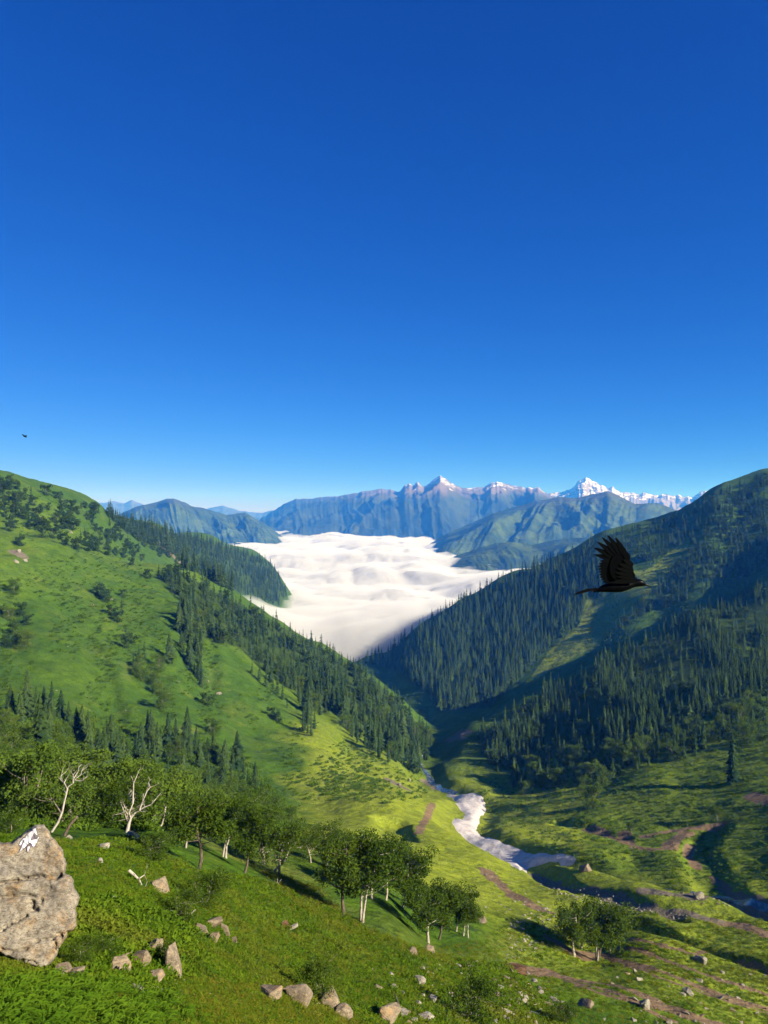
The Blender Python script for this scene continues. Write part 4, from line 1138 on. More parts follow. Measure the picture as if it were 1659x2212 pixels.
def paint(name, polys, mat, lift):
    """flat paint laid on the boulder's face: shapes cut fine and pressed onto the stone"""
    bm = bmesh.new()
    for poly in polys:
        vs = [bm.verts.new((x, y, 0)) for x, y in poly]
        f = bm.faces.new(vs)
    bmesh.ops.triangulate(bm, faces=bm.faces[:])
    for _ in range(4):
        long = [e for e in bm.edges if e.calc_length() > 16]
        if not long: break
        bmesh.ops.subdivide_edges(bm, edges=long, cuts=1)
        bmesh.ops.triangulate(bm, faces=bm.faces[:])
    for v in bm.verts:
        q = boulder_pt(v.co.x, v.co.y); d = q.normalized()
        hit, nrm, idx, dist = bvh.ray_cast(Vector((0, 0, 0)), d)
        if hit is not None: v.co = hit - d * lift
        else: v.co = q
    bmesh.ops.recalc_face_normals(bm, faces=bm.faces[:])
    m = bpy.data.meshes.new(name); bm.to_mesh(m); bm.free(); m.materials.append(mat)
    o = bpy.data.objects.new(name, m); COL.objects.link(o); o.parent = boulder
    return o
t = NT('white_paint'); n = t.noise(40, 4, 0.7)
t.diffuse(t.ramp(n, [(0.32, (0.34, 0.32, 0.33)), (0.46, (0.58, 0.57, 0.60))]), 0.7, None, 0.2); M_PAINT = t.m
t = NT('purple_grey_paint'); t.diffuse((0.20, 0.17, 0.19), 0.8); M_PAINT_G = t.m
t = NT('dark_outline_paint'); t.diffuse((0.05, 0.035, 0.07), 0.8); M_PAINT_D = t.m
ARROW = [[(450,188),(478,298),(432,262),(392,352),(372,392),(300,462),(240,505),(258,462),(318,395),(348,345),(388,268),(330,292)],
         [(345,338),(318,318),(298,318),(262,358),(238,412),(262,424),(300,356),(318,346),(336,364)],
         [(372,350),(432,388),(448,372),(462,330),(478,310),(500,304),(478,362),(442,430),(412,438),(394,398),(360,382)],
         [(346,428),(380,418),(382,448),(350,512),(338,470)]]
GREY = [[(318,346),(342,368),(262,446),(252,430)], [(432,262),(466,306),(436,368),(396,345)], [(388,268),(340,318),(310,310)], [(374,392),(410,432),(384,446)]]
def fat(poly, k):
    cxx = sum(p[0] for p in poly) / len(poly); cyy = sum(p[1] for p in poly) / len(poly); out = []
    for i in range(len(poly)):
        a = Vector(poly[i - 1]); b = Vector(poly[i]); c_ = Vector(poly[(i + 1) % len(poly)])
        d1 = (b - a).normalized(); d2 = (c_ - b).normalized()
        n_ = Vector((d1.y + d2.y, -(d1.x + d2.x)))
        if n_.length > 1e-6: n_.normalize()
        area = sum(poly[j - 1][0] * poly[j][1] - poly[j][0] * poly[j - 1][1] for j in range(len(poly)))
        q = b + n_ * k * (1 if area > 0 else -1)
        out.append((q.x, q.y))
    return out
paint('paint_fill', GREY, M_PAINT_G, 0.012)
paint('paint_outline', [fat(p, 3) for p in ARROW], M_PAINT_D, 0.018)
paint('painted_arrow', [fat(p, -5) for p in ARROW], M_PAINT, 0.024)

# ------------------------------------------------------------------ birches of the foreground, one by one
BIRCH = [broadleaf_parts(700 + k, n_leaf=6500, size=0.0155, stems=st, spread=sp, base=ba, lean=ln, trunk_r=tr_, blobs=bl)
         for k, (st, sp, ba, ln, tr_, bl) in enumerate([(1, 0.30, 0.27, 0.08, 0.020, 24), (2, 0.31, 0.25, 0.05, 0.016, 26), (1, 0.33, 0.24, -0.22, 0.022, 24), (3, 0.33, 0.22, 0.0, 0.014, 28), (1, 0.29, 0.30, 0.26, 0.018, 22)])]
BIRCH_M = []
for tr_, (lv, lf) in BIRCH:
    BIRCH_M.append((tr_.obj('trunk', M_BARK_W, link=False, smooth_shade=True).data, mesh_obj('crown', lv, lf, M_BIRCH, link=False).data))
BIRCH_D = []
for tm, cm in BIRCH_M:
    t2 = tm.copy(); t2.materials.clear(); t2.materials.append(M_BARK_D); BIRCH_D.append((t2, cm))
def birch(u, v, hpx, kind, label, rz=0.0, wide=1.0, dark=False, group=None):
    p = hits([u], [v])[0]; h = hpx * p[1] / FD
    o = tree_empty('birch_tree', p, rz, (h * wide, h * wide, h))
    tm, cm = (BIRCH_D if dark else BIRCH_M)[kind]
    link_part('trunk', tm, o); link_part('crown', cm, o)
    tag(o, label, 'birch tree', group)
    return o
birch(740, 1975, 185, 0, 'tall dark birch with a thin straight trunk in the middle row', 0.5, 1.0, True)
birch(772, 1988, 178, 1, 'full birch with a pale forked trunk in front of the middle row', 1.5, 1.05)
birch(800, 1940, 140, 2, 'birch tucked behind the full one in the middle row', 2.5)
birch(835, 1945, 130, 0, 'birch with a bare white top beside the gap in the middle row', 3.0)
birch(870, 1962, 132, 4, 'round birch just right of the gap in the middle row', 0.2, 1.15)
birch(897, 1965, 145, 1, 'tallest birch of the lower half of the row', 4.0)
birch(928, 2038, 140, 2, 'birch with a strongly curved pale trunk at the lower end of the row', 0.3, 1.0)
birch(948, 2030, 128, 4, 'birch leaning right from the root of the curved one', 0.0, 1.0, True)
birch(985, 2012, 100, 0, 'slim birch third from the lower end of the row', 2.0)
birch(1002, 2022, 98, 4, 'slim pale birch second from the lower end of the row', 1.0, 0.9)
birch(1012, 2026, 96, 0, 'last slim birch at the lower end of the row', 5.0, 0.9)
birch(675, 1865, 82, 3, 'leftmost bushy birch of the group on the meadow edge', 0.4, 1.1)
birch(700, 1868, 84, 1, 'second bushy birch of the group on the meadow edge', 2.4, 1.1)
birch(728, 1878, 86, 3, 'third bushy birch of the group on the meadow edge', 3.4, 1.1)
birch(752, 1890, 84, 0, 'birch behind the tall dark one on the meadow edge', 1.1, 1.1)
birch(812, 1900, 70, 0, 'small birch with bleached top twigs behind the row', 1.9, 1.1)
birch(600, 1893, 125, 2, 'bare limbed birch with a white bent trunk', 3.3, 1.0)
birch(575, 1870, 120, 3, 'thick birch left of the bare limbed one', 0.9, 1.0)
birch(528, 1885, 150, 4, 'birch on a dark trunk bent like a bow', 0.0, 1.05, True)
birch(480, 1850, 140, 1, 'birch with two pale trunks behind the big dark one', 0.7, 1.1)
birch(432, 1878, 170, 0, 'big dark crowned birch left of centre', 2.9, 1.2, True)
birch(395, 1830, 120, 3, 'birch just left of the big dark crowned one', 4.4, 1.1)
birch(283, 1797, 128, 3, 'green crown of the half dead white birch', 0.1, 1.0)
birch(1238, 2064, 108, 0, 'leftmost pale birch of the right cluster', 0.2, 1.25)
birch(1243, 2062, 100, 4, 'second birch leaning out of the right cluster', 2.2, 1.1)
birch(1257, 2052, 100, 0, 'birch at the back of the right cluster', 3.2, 1.2)
birch(1283, 2074, 112, 1, 'middle birch of the right cluster with a white trunk', 1.2, 1.0)
birch(1290, 2076, 128, 4, 'tallest birch of the right cluster leaning right', 0.0, 1.2, True)
birch(1317, 2060, 118, 2, 'rightmost birch of the right cluster', 1.7, 1.15)
birch(1552, 1775, 38, 3, 'round dark tree beside the cut above the right ravine', 0.2, 1.2)
birch(1365, 1800, 26, 3, 'small tree on the bank above the brown road', 0.2, 0.9)

SHRUB_P = [broadleaf_parts(760 + k, n_leaf=4200, size=0.02, stems=4, spread=0.42, base=0.12, lean=0.0, trunk_r=0.010, blobs=24, low=True) for k in range(2)]
SHRUB_M = [(a.obj('stem', M_BARK_W, link=False).data, mesh_obj('crown', lv, lf, M_BIRCH, link=False).data) for a, (lv, lf) in SHRUB_P]
def shrub(u, v, hpx, k, label, wide=1.0, rz=0.0, name='bush'):
    p = hits([u], [min(v, 2209)])[0]; s_ = p[1] / FD
    o = tree_empty(name, (p[0], p[1], p[2] - max(0, v - 2209) * s_), rz, (hpx * s_ * wide, hpx * s_ * wide, hpx * s_))
    link_part('stem', SHRUB_M[k][0], o); link_part('crown', SHRUB_M[k][1], o); tag(o, label, 'bush')
shrub(1022, 2222, 118, 0, 'dark round bush cut by the bottom edge', 0.95)
shrub(1212, 2222, 60, 1, 'small dark bush at the bottom right of middle', 0.95, 2.0)
shrub(692, 2165, 105, 1, 'thin young birch bush growing from the brown outcrop', 0.8, 1.0)
shrub(395, 1990, 70, 0, 'dark green bush below the big crowned birch', 1.3, 0.4)
shrub(440, 1960, 80, 1, 'bushy sapling at the edge of the birch shade', 1.2, 2.4)
shrub(330, 1860, 60, 0, 'low bush above the leaning slab', 1.4, 1.4)
shrub(230, 2070, 50, 1, 'leafy bush pressed against the right side of the boulder', 1.5, 0.9)
shrub(175, 2085, 60, 0, 'leafy bush under the right edge of the boulder', 1.2, 1.9)
shrub(350, 2085, 50, 1, 'yellowish shrub growing between the split rocks', 0.9, 2.9)
shrub(20, 1800, 50, 0, 'leaves showing over the top of the boulder', 1.6, 3.9)

# ------------------------------------------------------------------ dead wood
def limb(g, p, d, L, r0, depth, r):
    n = 4; pts = [p]; rad = [r0]; q = p.copy(); dd = d.copy()
    for k in range(n):
        dd = (dd + Vector(r.normal(size=3) * 0.22)).normalized(); q = q + dd * (L / n); pts.append(q.copy()); rad.append(r0 * (1 - 0.6 * (k + 1) / n))
    g.tube(pts, rad, 6)
    if depth > 0:
        for k in range(2 + (r.random() < 0.5)):
            i = r.integers(2, n + 1)
            nd = (dd * 0.7 + Vector(r.normal(size=3) * 0.55) + Vector((0, 0, 0.25))).normalized()
            limb(g, pts[i], nd, L * r.uniform(0.45, 0.7), rad[i] * 0.75, depth - 1, r)
def tube_px(g, line, d0, radii, sides=7):
    g.tube([pt(u, v, d0 + dd) for u, v, dd in line], radii, sides)
def dead_tree(base_uv, trunk_line, limbs, label, mat=None, cat='dead tree', twigs=True, seed=3, r0=0.16):
    p = hits([base_uv[0]], [base_uv[1]])[0]; d0 = p[1]; k = d0 / FD
    o = bpy.data.objects.new('dead_tree', None); COL.objects.link(o); o.location = p
    r = np.random.default_rng(seed)
    g = Geo(); n_ = len(trunk_line)
    tube_px(g, [(u, v, 0.02 * i) for i, (u, v) in enumerate(trunk_line)], d0, [r0 * (1 - 0.55 * i / (n_ - 1)) for i in range(n_)])
    tr_ = g.obj('trunk', mat or M_DEAD, o, smooth_shade=True); tr_.matrix_parent_inverse = Matrix.Translation(-Vector(p))
    for j, ln in enumerate(limbs):
        g = Geo(); off = r.uniform(-0.6, 0.6)
        pts = [pt(u, v, d0 + off * i / len(ln)) for i, (u, v) in enumerate(ln)]
        rr_ = r0 * 0.42
        g.tube(pts, [rr_ * (1 - 0.7 * i / (len(ln) - 1)) for i in range(len(ln))], 6)
        if twigs:
            for i in range(1, len(pts)):
                nd = ((pts[i] - pts[i - 1]).normalized() * 0.8 + Vector(r.normal(size=3) * 0.5) + Vector((0, 0, 0.3))).normalized()
                limb(g, pts[i], nd, 16 * k, rr_ * 0.35, 1, r)
        b = g.obj('branch', mat or M_DEAD, o, smooth_shade=True); b.matrix_parent_inverse = Matrix.Translation(-Vector(p))
    tag(o, label, cat)
def z7(x, y): return (81 + 0.179 * x, 1620 + 0.179 * y)      # enlarged view of the dead trees
dead_tree((112, 1798), [z7(170, 990), z7(250, 870), z7(300, 740), z7(325, 620), z7(350, 520), z7(370, 440)],
          [[z7(360, 470), z7(330, 410), z7(280, 360), z7(285, 310), z7(345, 265)], [z7(320, 400), z7(350, 345)], [z7(370, 445), z7(430, 400), z7(470, 340), z7(525, 300), z7(535, 250), z7(570, 190)], [z7(430, 400), z7(430, 300), z7(470, 250)], [z7(440, 340), z7(490, 260), z7(495, 240)], [z7(460, 365), z7(530, 375), z7(600, 320)], [z7(345, 520), z7(310, 480)]],
          'bare white dead tree leaning above the painted boulder', seed=4, r0=0.09)
dead_tree((275, 1798), [z7(1080, 990), z7(1100, 900), z7(1125, 820), z7(1165, 770)],
          [[z7(1125, 820), z7(1105, 760), z7(1150, 650), z7(1105, 590), z7(1095, 540)], [z7(1165, 770), z7(1230, 730), z7(1290, 690), z7(1370, 660), z7(1425, 595)], [z7(1230, 730), z7(1270, 620), z7(1320, 500), z7(1360, 450), z7(1340, 390)], [z7(1150, 650), z7(1160, 400), z7(1200, 310)], [z7(1060, 740), z7(1010, 765)]],
          'thick white trunk of the half dead birch behind the boulder', seed=5, r0=0.16)
dead_tree((345, 1790), [z7(1300, 850), z7(1380, 830), z7(1480, 830)], [[z7(1370, 832), z7(1420, 785), z7(1475, 760)], [z7(1380, 840), z7(1450, 890)]], 'bleached fallen branch beside the half dead birch', seed=6, r0=0.10, twigs=False)
dead_tree((345, 1795), [z7(1460, 960), z7(1500, 900), z7(1525, 820), z7(1550, 680)], [[z7(1540, 800), z7(1600, 750), z7(1640, 730)]], 'slim pale snag right of the half dead birch', seed=7, r0=0.09)
dead_tree((125, 1806), [z7(240, 1130), z7(320, 1050), z7(380, 920), z7(480, 800)], [], 'dark crooked trunk leaning beside the boulder', mat=M_BARK_D, seed=8, r0=0.15)
dead_tree((385, 1790), [(382,1792),(388,1775),(392,1762)], [[(390,1768),(397,1755),(399,1748)], [(391,1765),(386,1752)]], 'short forked white snag before the dark birches', seed=9, r0=0.09)
dead_tree((302, 1912), [(278,1880),(290,1890),(300,1900),(306,1912)], [[(300,1898),(312,1890),(318,1905)], [(304,1908),(285,1915),(270,1916)]], 'grey tangle of dead roots beside the leaning slab', mat=M_BARK_W, seed=10, r0=0.07)
dead_tree((390, 1985), [(388,1988),(405,1980),(422,1965)], [[(400,1983),(396,1960)], [(408,1978),(412,1955)]], 'thin bleached fallen branch on the slope', seed=11, r0=0.05)
dead_tree((600, 1888), [(588,1888),(602,1872),(615,1858),(622,1842),(628,1828)], [[(610,1865),(600,1850),(590,1846)], [(622,1842),(636,1832),(640,1815)], [(625,1835),(622,1815),(628,1800)]], 'crooked bleached limbs at the right end of the birch wood', seed=12, r0=0.14)
dead_tree((598, 1912), [(598,1914),(600,1908)], [[(599,1910),(592,1900)], [(599,1910),(600,1896)], [(600,1910),(608,1899)], [(599,1912),(589,1908)]], 'small pale uprooted bush on the open slope', seed=13, r0=0.05, twigs=False)
dead_tree((843, 1850), [(845,1870),(846,1850),(843,1835)], [[(846,1852),(838,1840)], [(844,1845),(850,1834)]], 'bleached dead treetop sticking out of the middle birches', seed=14, r0=0.09)
# split log
p = hits([625], [2006])[0]; kk = p[1] / FD
log = tree_empty('stump', p, 0, (1, 1, 1))
me = rock_mesh(500, 18 * kk, 12 * kk, 30 * kk, 3, 16); me.materials.append(M_EARTH); a = link_part('root_plate', me, log); a.location = (-9 * kk, 0, 9 * kk); a.rotation_euler = (0, -0.4, 0.3)
me = rock_mesh(501, 34 * kk, 10 * kk, 9 * kk, 3, 16); me.materials.append(M_BARK_W); a = link_part('log', me, log); a.location = (10 * kk, 0, 5 * kk); a.rotation_euler = (0, -0.45, 0.1)
tag(log, 'overturned brown stump with a pale broken log on the grass', 'stump')

# ------------------------------------------------------------------ birds
def tr4(x, y): return (1188 + 0.1628 * x, 1123 + 0.1628 * y)
BD = 5.0
bird = bpy.data.objects.new('bird', None); COL.objects.link(bird)
bird.location = pt(*tr4(900, 880), BD)
BINV = Matrix.Translation(-bird.location)
def bpt(x, y, dy=0.0):
    q = pt(*tr4(x, y), BD); q.y += dy; return q
def bput(o, parent=None):
    o.parent = parent or bird
    o.matrix_parent_inverse = BINV if parent is None else Matrix.Identity(4)
    return o
PX = 0.1628 * BD / FD
t = NT('black_plumage')
n = t.noise(60, 3, 0.6)
pb = t.diffuse(t.mix(n, (0.0008, 0.001, 0.0018), (0.0025, 0.003, 0.0045)), 0.34, t.bump(n, 0.3, 0.004), 0.07)
M_FEATHER = t.m
t = NT('glossy_coverts'); t.diffuse((0.002, 0.0022, 0.003), 0.3, None, 0.16); M_COVERT = t.m
t = NT('beak_horn'); t.diffuse((0.004, 0.004, 0.005), 0.4, None, 0.15); M_BEAK = t.m
t = NT('bird_eye'); t.diffuse((0.004, 0.004, 0.004), 0.05, None, 0.6); M_EYE = t.m
# body: rings along the axis, one skin from tail root to bill root; (x, y, half height, half width)
RINGS = [(545,952,4,4),(600,938,18,16),(680,915,42,40),(770,898,62,58),(860,892,72,66),(950,888,72,66),(1030,872,62,58),(1090,856,50,46),(1130,842,50,42),(1175,834,52,44),(1215,836,46,40),(1245,846,30,28),(1265,854,18,18),(1275,858,9,10)]
g = Geo(); S2 = 16
for x, y, hh, hw in RINGS:
    for k in range(S2):
        an = 2 * math.pi * k / S2
        g.v.append(bpt(x, y - math.sin(an) * hh, math.cos(an) * hw * PX))
for i in range(len(RINGS) - 1):
    for k in range(S2):
        k2 = (k + 1) % S2
        g.f.append((i * S2 + k, i * S2 + k2, (i + 1) * S2 + k2, (i + 1) * S2 + k))
g.f.append(tuple(range(S2))); g.f.append(tuple(range((len(RINGS) - 1) * S2, len(RINGS) * S2)))
bput(g.obj('body', M_FEATHER, smooth_shade=True))
g = Geo()
for x, y, hh, hw in [(1245,850,20,16),(1285,862,15,11),(1320,874,9,7),(1352,887,2,2)]:
    for k in range(8):
        an = 2 * math.pi * k / 8; g.v.append(bpt(x, y - math.sin(an) * hh, math.cos(an) * hw * PX))
for i in range(3):
    for k in range(8): g.f.append((i * 8 + k, i * 8 + (k + 1) % 8, (i + 1) * 8 + (k + 1) % 8, (i + 1) * 8 + k))
g.f.append(tuple(range(24, 32)))
bput(g.obj('beak', M_BEAK, smooth_shade=True))
for sgn in (-1, 1):
    bm = bmesh.new(); bmesh.ops.create_icosphere(bm, subdivisions=2, radius=7 * PX, matrix=Matrix.Translation(bpt(1215, 828, sgn * 34 * PX)))
    m = bpy.data.meshes.new('eye'); bm.to_mesh(m); bm.free(); m.materials.append(M_EYE); o = bpy.data.objects.new('eye', m); COL.objects.link(o); bput(o)
def feather(name, root, tip, w, parent, curl=0.0, thick=0.0015, bend=(0, 0, 0)):
    """one vane: a narrow leaf shape with a raised shaft, a little curved"""
    root = Vector(root); tip = Vector(tip); ax = tip - root; L = ax.length; ax.normalize()
    side = ax.cross(Vector((0, 1, 0))).normalized(); nrm = side.cross(ax).normalized()
    g = Geo(); prof = [(0.0, 0.35), (0.15, 0.8), (0.4, 1.0), (0.62, 0.74), (0.8, 0.5), (0.93, 0.27), (1.0, 0.03)]
    for q, ww in prof:
        c_ = root + ax * L * q + nrm * curl * L * q * q + Vector(bend) * math.sin(q * math.pi) * L
        for s_, hgt in ((-0.62, 0), (0, thick * 2), (0.38, 0)):
            g.v.append(c_ + side * ww * w * s_ + nrm * hgt)
        for s_ in (0.38, -0.62): g.v.append(c_ + side * ww * w * s_ - nrm * thick)
    for i in range(len(prof) - 1):
        for k in range(5): g.f.append((i * 5 + k, i * 5 + (k + 1) % 5, (i + 1) * 5 + (k + 1) % 5, (i + 1) * 5 + k))
    g.f.append((0, 1, 2, 3, 4)[::-1]); m = (len(prof) - 1) * 5; g.f.append(tuple(m + k for k in range(5)))
    o = g.obj(name, M_COVERT if name == 'covert' else M_FEATHER, smooth_shade=False)
    o.parent = parent
    o.matrix_parent_inverse = Matrix.Identity(4) if parent is not bird else BINV
    return o
# near wing: arm plate with coverts, then primaries and secondaries as single feathers
def wing_plate(outline, dy, lean, parent):
    g = Geo()
    for s_ in (-1, 1):
        for x, y in outline: g.v.append(bpt(x, y, dy - (900 - y) * PX * lean + s_ * 0.004))
    n_ = len(outline)
    g.f.append(tuple(range(n_))); g.f.append(tuple(range(2 * n_ - 1, n_ - 1, -1)))
    for k in range(n_): g.f.append((k, (k + 1) % n_, n_ + (k + 1) % n_, n_ + k))
    o = g.obj('wing', M_FEATHER); return bput(o)
WING = [(1120,800),(1085,740),(1075,660),(1060,600),(1010,540),(960,480),(900,440),(850,440),(800,480),(770,540),(760,620),(770,700),(800,760),(860,800),(960,810),(1050,815)]
near = wing_plate(WING, -0.035, 0.10, bird)
def wp(x, y, layer=0.0): return bpt(x, y, -0.035 - (900 - y) * PX * 0.10 + layer)
PRIM = [((1000,540),(925,372)),((980,520),(828,232)),((940,500),(722,200)),((900,490),(652,228)),((880,500),(594,290)),((870,520),(548,365)),((870,540),(562,458))]
SEC = [((880,560),(636,540)),((880,590),(622,575)),((880,615),(614,612)),((890,640),(614,650)),((895,665),(620,688)),((905,690),(630,724)),((920,715),(640,758)),((930,740),(658,790)),((950,765),(685,818)),((980,785),(715,835))]
for k, (a, b) in enumerate(PRIM): feather('feather', wp(*a, -0.006 + 0.002 * k), wp(*b, -0.006 + 0.002 * k), 84 * PX, near, 0.03)
for k, (a, b) in enumerate(SEC): feather('feather', wp(*a, 0.004 + 0.0015 * k), wp(*b, 0.004 + 0.0015 * k), 84 * PX, near, -0.02)
for k, (a, b) in enumerate([((1060,600),(930,520)),((1060,640),(880,580)),((1060,680),(850,640)),((1060,720),(840,700)),((1070,760),(860,750)),((1090,790),(900,790)),((1100,800),(760,828)),((1110,805),(900,812))]):
    feather('covert', wp(*a, -0.012), wp(*b, -0.010), 70 * PX, near, 0.02)
# far wing, reaching away over the back, its tips showing before the shoulder
g = Geo()
FW = [((1080,810),0.03),((1180,800),0.03),((1200,770),0.12),((1190,745),0.20),((1130,735),0.22),((1100,765),0.12)]
for s_ in (-1, 1):
    for (x, y), dy in FW: g.v.append(bpt(x, y + s_ * 4, dy))
g.f.append(tuple(range(6))); g.f.append(tuple(range(11, 5, -1)))
for k in range(6): g.f.append((k, (k + 1) % 6, 6 + (k + 1) % 6, 6 + k))
farw = bput(g.obj('wing', M_FEATHER))
for (a, b, dy) in [((1190,780),(1185,668),0.22),((1200,790),(1210,690),0.25),((1150,770),(1105,672),0.24),((1170,770),(1160,690),0.26),((1210,800),(1250,762),0.20),((1220,810),(1272,780),0.18),((1120,780),(1092,720),0.26)]:
    feather('feather', bpt(*a, dy * 0.5), bpt(*b, dy), 58 * PX, farw, 0.02)
# tail
for k in range(6):
    feather('tail_feather', bpt(640, 905 + k * 3, (k - 2.5) * 0.004), bpt(285 + abs(k - 1) * 22, 997 - k * 5, (k - 2.5) * 0.012), 36 * PX, bird, 0.0, bend=(0, 0, 0.03))
tag(bird, 'black crow like bird gliding with its wing raised', 'bird')
# a second bird, far off over the left ridge
sb = bpy.data.objects.new('bird', None); COL.objects.link(sb); sb.location = pt(54, 943, 60)
SI = Matrix.Translation(-sb.location)
q0 = sb.location; g = Geo()
g.tube([q0 + Vector((-0.16, 0, 0.05)), q0 + Vector((-0.06, 0, 0.02)), q0, q0 + Vector((0.1, 0, -0.03)), q0 + Vector((0.17, 0, -0.05))], [0.01, 0.045, 0.055, 0.04, 0.01], 8)
o = g.obj('body', M_FEATHER); o.parent = sb; o.matrix_parent_inverse = SI
for sy in (-1, 1):
    v = [q0 + Vector(p_) for p_ in ((0.06, sy * 0.03, 0.0), (-0.07, sy * 0.03, 0.03), (-0.12, sy * 0.3, 0.12), (-0.02, sy * 0.42, 0.14), (0.05, sy * 0.25, 0.1))]
    v += [p_ + Vector((0, 0, 0.012)) for p_ in v]
    f = [(0, 1, 2, 3, 4), (9, 8, 7, 6, 5)] + [(k, (k + 1) % 5, 5 + (k + 1) % 5, 5 + k) for k in range(5)]
    o = mesh_obj('wing', v, f, M_FEATHER); o.parent = sb; o.matrix_parent_inverse = SI
tag(sb, 'tiny distant bird in the sky above the left ridge', 'bird')

# ------------------------------------------------------------------ ground cover
def clump_mesh(name, seed, n, size, spread, height, mat, long=1.0):
    """a low plant: leaves rising and bending outwards from a patch"""
    r = np.random.default_rng(seed); V = []; F = []
    for k in range(n):
        an = r.uniform(0, 6.28); rad = spread * math.sqrt(r.random()); bx_, by_ = rad * math.cos(r.uniform(0, 6.28)), rad * math.sin(r.uniform(0, 6.28))
        hgt = height * r.uniform(0.35, 1.0); L = size * r.uniform(0.7, 1.3); w = L * 0.33 / long
        c, s_ = math.cos(an), math.sin(an); tilt = r.uniform(-0.25, 0.5)
        b = len(V)
        P0 = (bx_, by_, hgt * 0.55); P1 = (bx_ + c * L * 0.5, by_ + s_ * L * 0.5, hgt + L * 0.2); P2 = (bx_ + c * L, by_ + s_ * L, hgt + L * (0.2 - tilt))
        V += [P0, (P1[0] - s_ * w, P1[1] + c * w, P1[2]), P2, (P1[0] + s_ * w, P1[1] - c * w, P1[2])]
        F.append((b, b + 1, b + 2, b + 3))
    me = mesh_obj(name, V, F, mat, link=False).data
    return me
def fern_mesh(seed, mat):
    r = np.random.default_rng(seed); V = []; F = []
    for k in range(9):
        an = 6.283 * k / 9 + r.uniform(-0.2, 0.2); L = r.uniform(0.7, 1.0); c, s_ = math.cos(an), math.sin(an)
        for j in range(11):
            q = (j + 1) / 11.5
            px = L * q * 0.75; pz = L * (0.75 * q - 0.65 * q * q) * 1.25; w = 0.16 * L * math.sin(min(q * 1.25 + 0.25, 1.0) * math.pi * 0.98) + 0.02
            for sd in (-1, 1):
                b = len(V); bx_, by_ = c * px, s_ * px
                tx = bx_ + c * 0.06 - s_ * w * sd; ty = by_ + s_ * 0.06 + c * w * sd
                V += [(bx_, by_, pz), ((bx_ + tx) / 2 + c * 0.03, (by_ + ty) / 2 + s_ * 0.03, pz + 0.01), (tx, ty, pz - 0.05), ((bx_ + tx) / 2 - c * 0.022, (by_ + ty) / 2 - s_ * 0.022, pz - 0.012)]
                F.append((b, b + 1, b + 2, b + 3))
    return mesh_obj('fern', V, F, mat, link=False).data
M_HERB = leaf_material('herb_leaves', (0.050, 0.108, 0.007), (0.125, 0.190, 0.012), 0.30, 0.35, (0.155, 0.165, 0.020))
M_HERB2 = leaf_material('yellow_grass', (0.11, 0.125, 0.010), (0.18, 0.18, 0.02), 0.30, 0.5)
M_FERN = leaf_material('fern_fronds', (0.045, 0.105, 0.007), (0.100, 0.175, 0.012), 0.30, 0.6)
HERB = [clump_mesh('herb', 800 + k, 26, 0.24, 0.42, 0.22, M_HERB) for k in range(4)]
HERB += [clump_mesh('herb', 810 + k, 34, 0.20, 0.45, 0.14, M_HERB2, 2.2) for k in range(1)]
TUFT = [clump_mesh('tuft', 820 + k, 22, 0.42, 0.5, 0.30, M_HERB, 1.6) for k in range(3)] + [clump_mesh('tuft', 830, 22, 0.42, 0.5, 0.3, M_HERB2, 2.0)]
SCRUB = [clump_mesh('scrub', 840 + k, 26, 0.42, 0.55, 0.55, M_SHRUB, 1.2) for k in range(3)]
GRASS = [clump_mesh('grass', 850 + k, 24, 0.34, 0.35, 0.12, M_HERB2, 5.0) for k in range(2)] + [clump_mesh('grass', 855, 24, 0.3, 0.35, 0.12, M_HERB, 4.0)]
FERN = [fern_mesh(870 + k, M_FERN) for k in range(2)]
def cover(name, poly, n, meshes, s_rng, label, seed, px=None, sink=0.0, avoid=None):
    r = np.random.default_rng(seed)
    xs = [p[0] for p in poly]; ys = [p[1] for p in poly]
    u = r.uniform(min(xs), max(xs), n * 3); v = r.uniform(min(ys), max(ys), n * 3)
    k = in_poly(u, v, poly)
    if avoid is not None: k &= avoid(u, v)
    u = u[k][:n]; v = v[k][:n]
    H = hits(u, v); ok = ~np.isnan(H[:, 0]); H = H[ok]
    di = _interp_grid(np.arctan2(H[:, 0], H[:, 1]), np.log(np.hypot(H[:, 0], H[:, 1])), TH, LR, np.maximum(dirt, scree * 0.8))
    H = H[di < 0.35]; m = len(H)
    s_ = r.uniform(*s_rng, m)
    if px is not None: s_ = s_ * np.clip(H[:, 1] / FD * px, 0.12, 2.0)
    H[:, 2] -= sink * s_
    rot = np.stack([r.uniform(-.25, .25, m), r.uniform(-.25, .25, m), r.uniform(0, 6.28, m)], 1)
    scatter(name, H, rot, np.stack([s_, s_, s_ * r.uniform(0.7, 1.2, m)], 1), meshes, label)
FORE = [(-60,1800),(150,1815),(300,1810),(420,1880),(560,1900),(700,1960),(800,2010),(930,2060),(1100,2090),(1250,2230),(-60,2230)]
cover('ground_cover', FORE, 20000, HERB, (0.7, 1.3), 'dense green leafy plants covering the foreground slope', 61, px=17)
cover('fern_bed', [(-40,2120),(150,2110),(260,2120),(340,2150),(420,2190),(440,2230),(-40,2230)], 380, FERN, (0.22, 0.40), 'bright ferns in the bottom left corner', 62)
cover('yellow_grass', [(320,2230),(420,2120),(560,2130),(760,2210),(800,2230)], 1300, GRASS, (0.8, 1.4), 'yellow tufted grass along the bottom', 63, px=26)
cover('dry_grass', [(560,1880),(680,1920),(780,2000),(930,2060),(1010,2080),(900,2075),(760,2030),(640,1960)], 900, GRASS, (0.8, 1.3), 'dry brownish grass under the birch row', 64, px=24)
cover('grass', [(930,2060),(1200,1960),(1700,1990),(1700,2230),(1200,2230)], 4200, TUFT, (0.4, 0.9), 'short turf on the right foreground', 65, px=11)
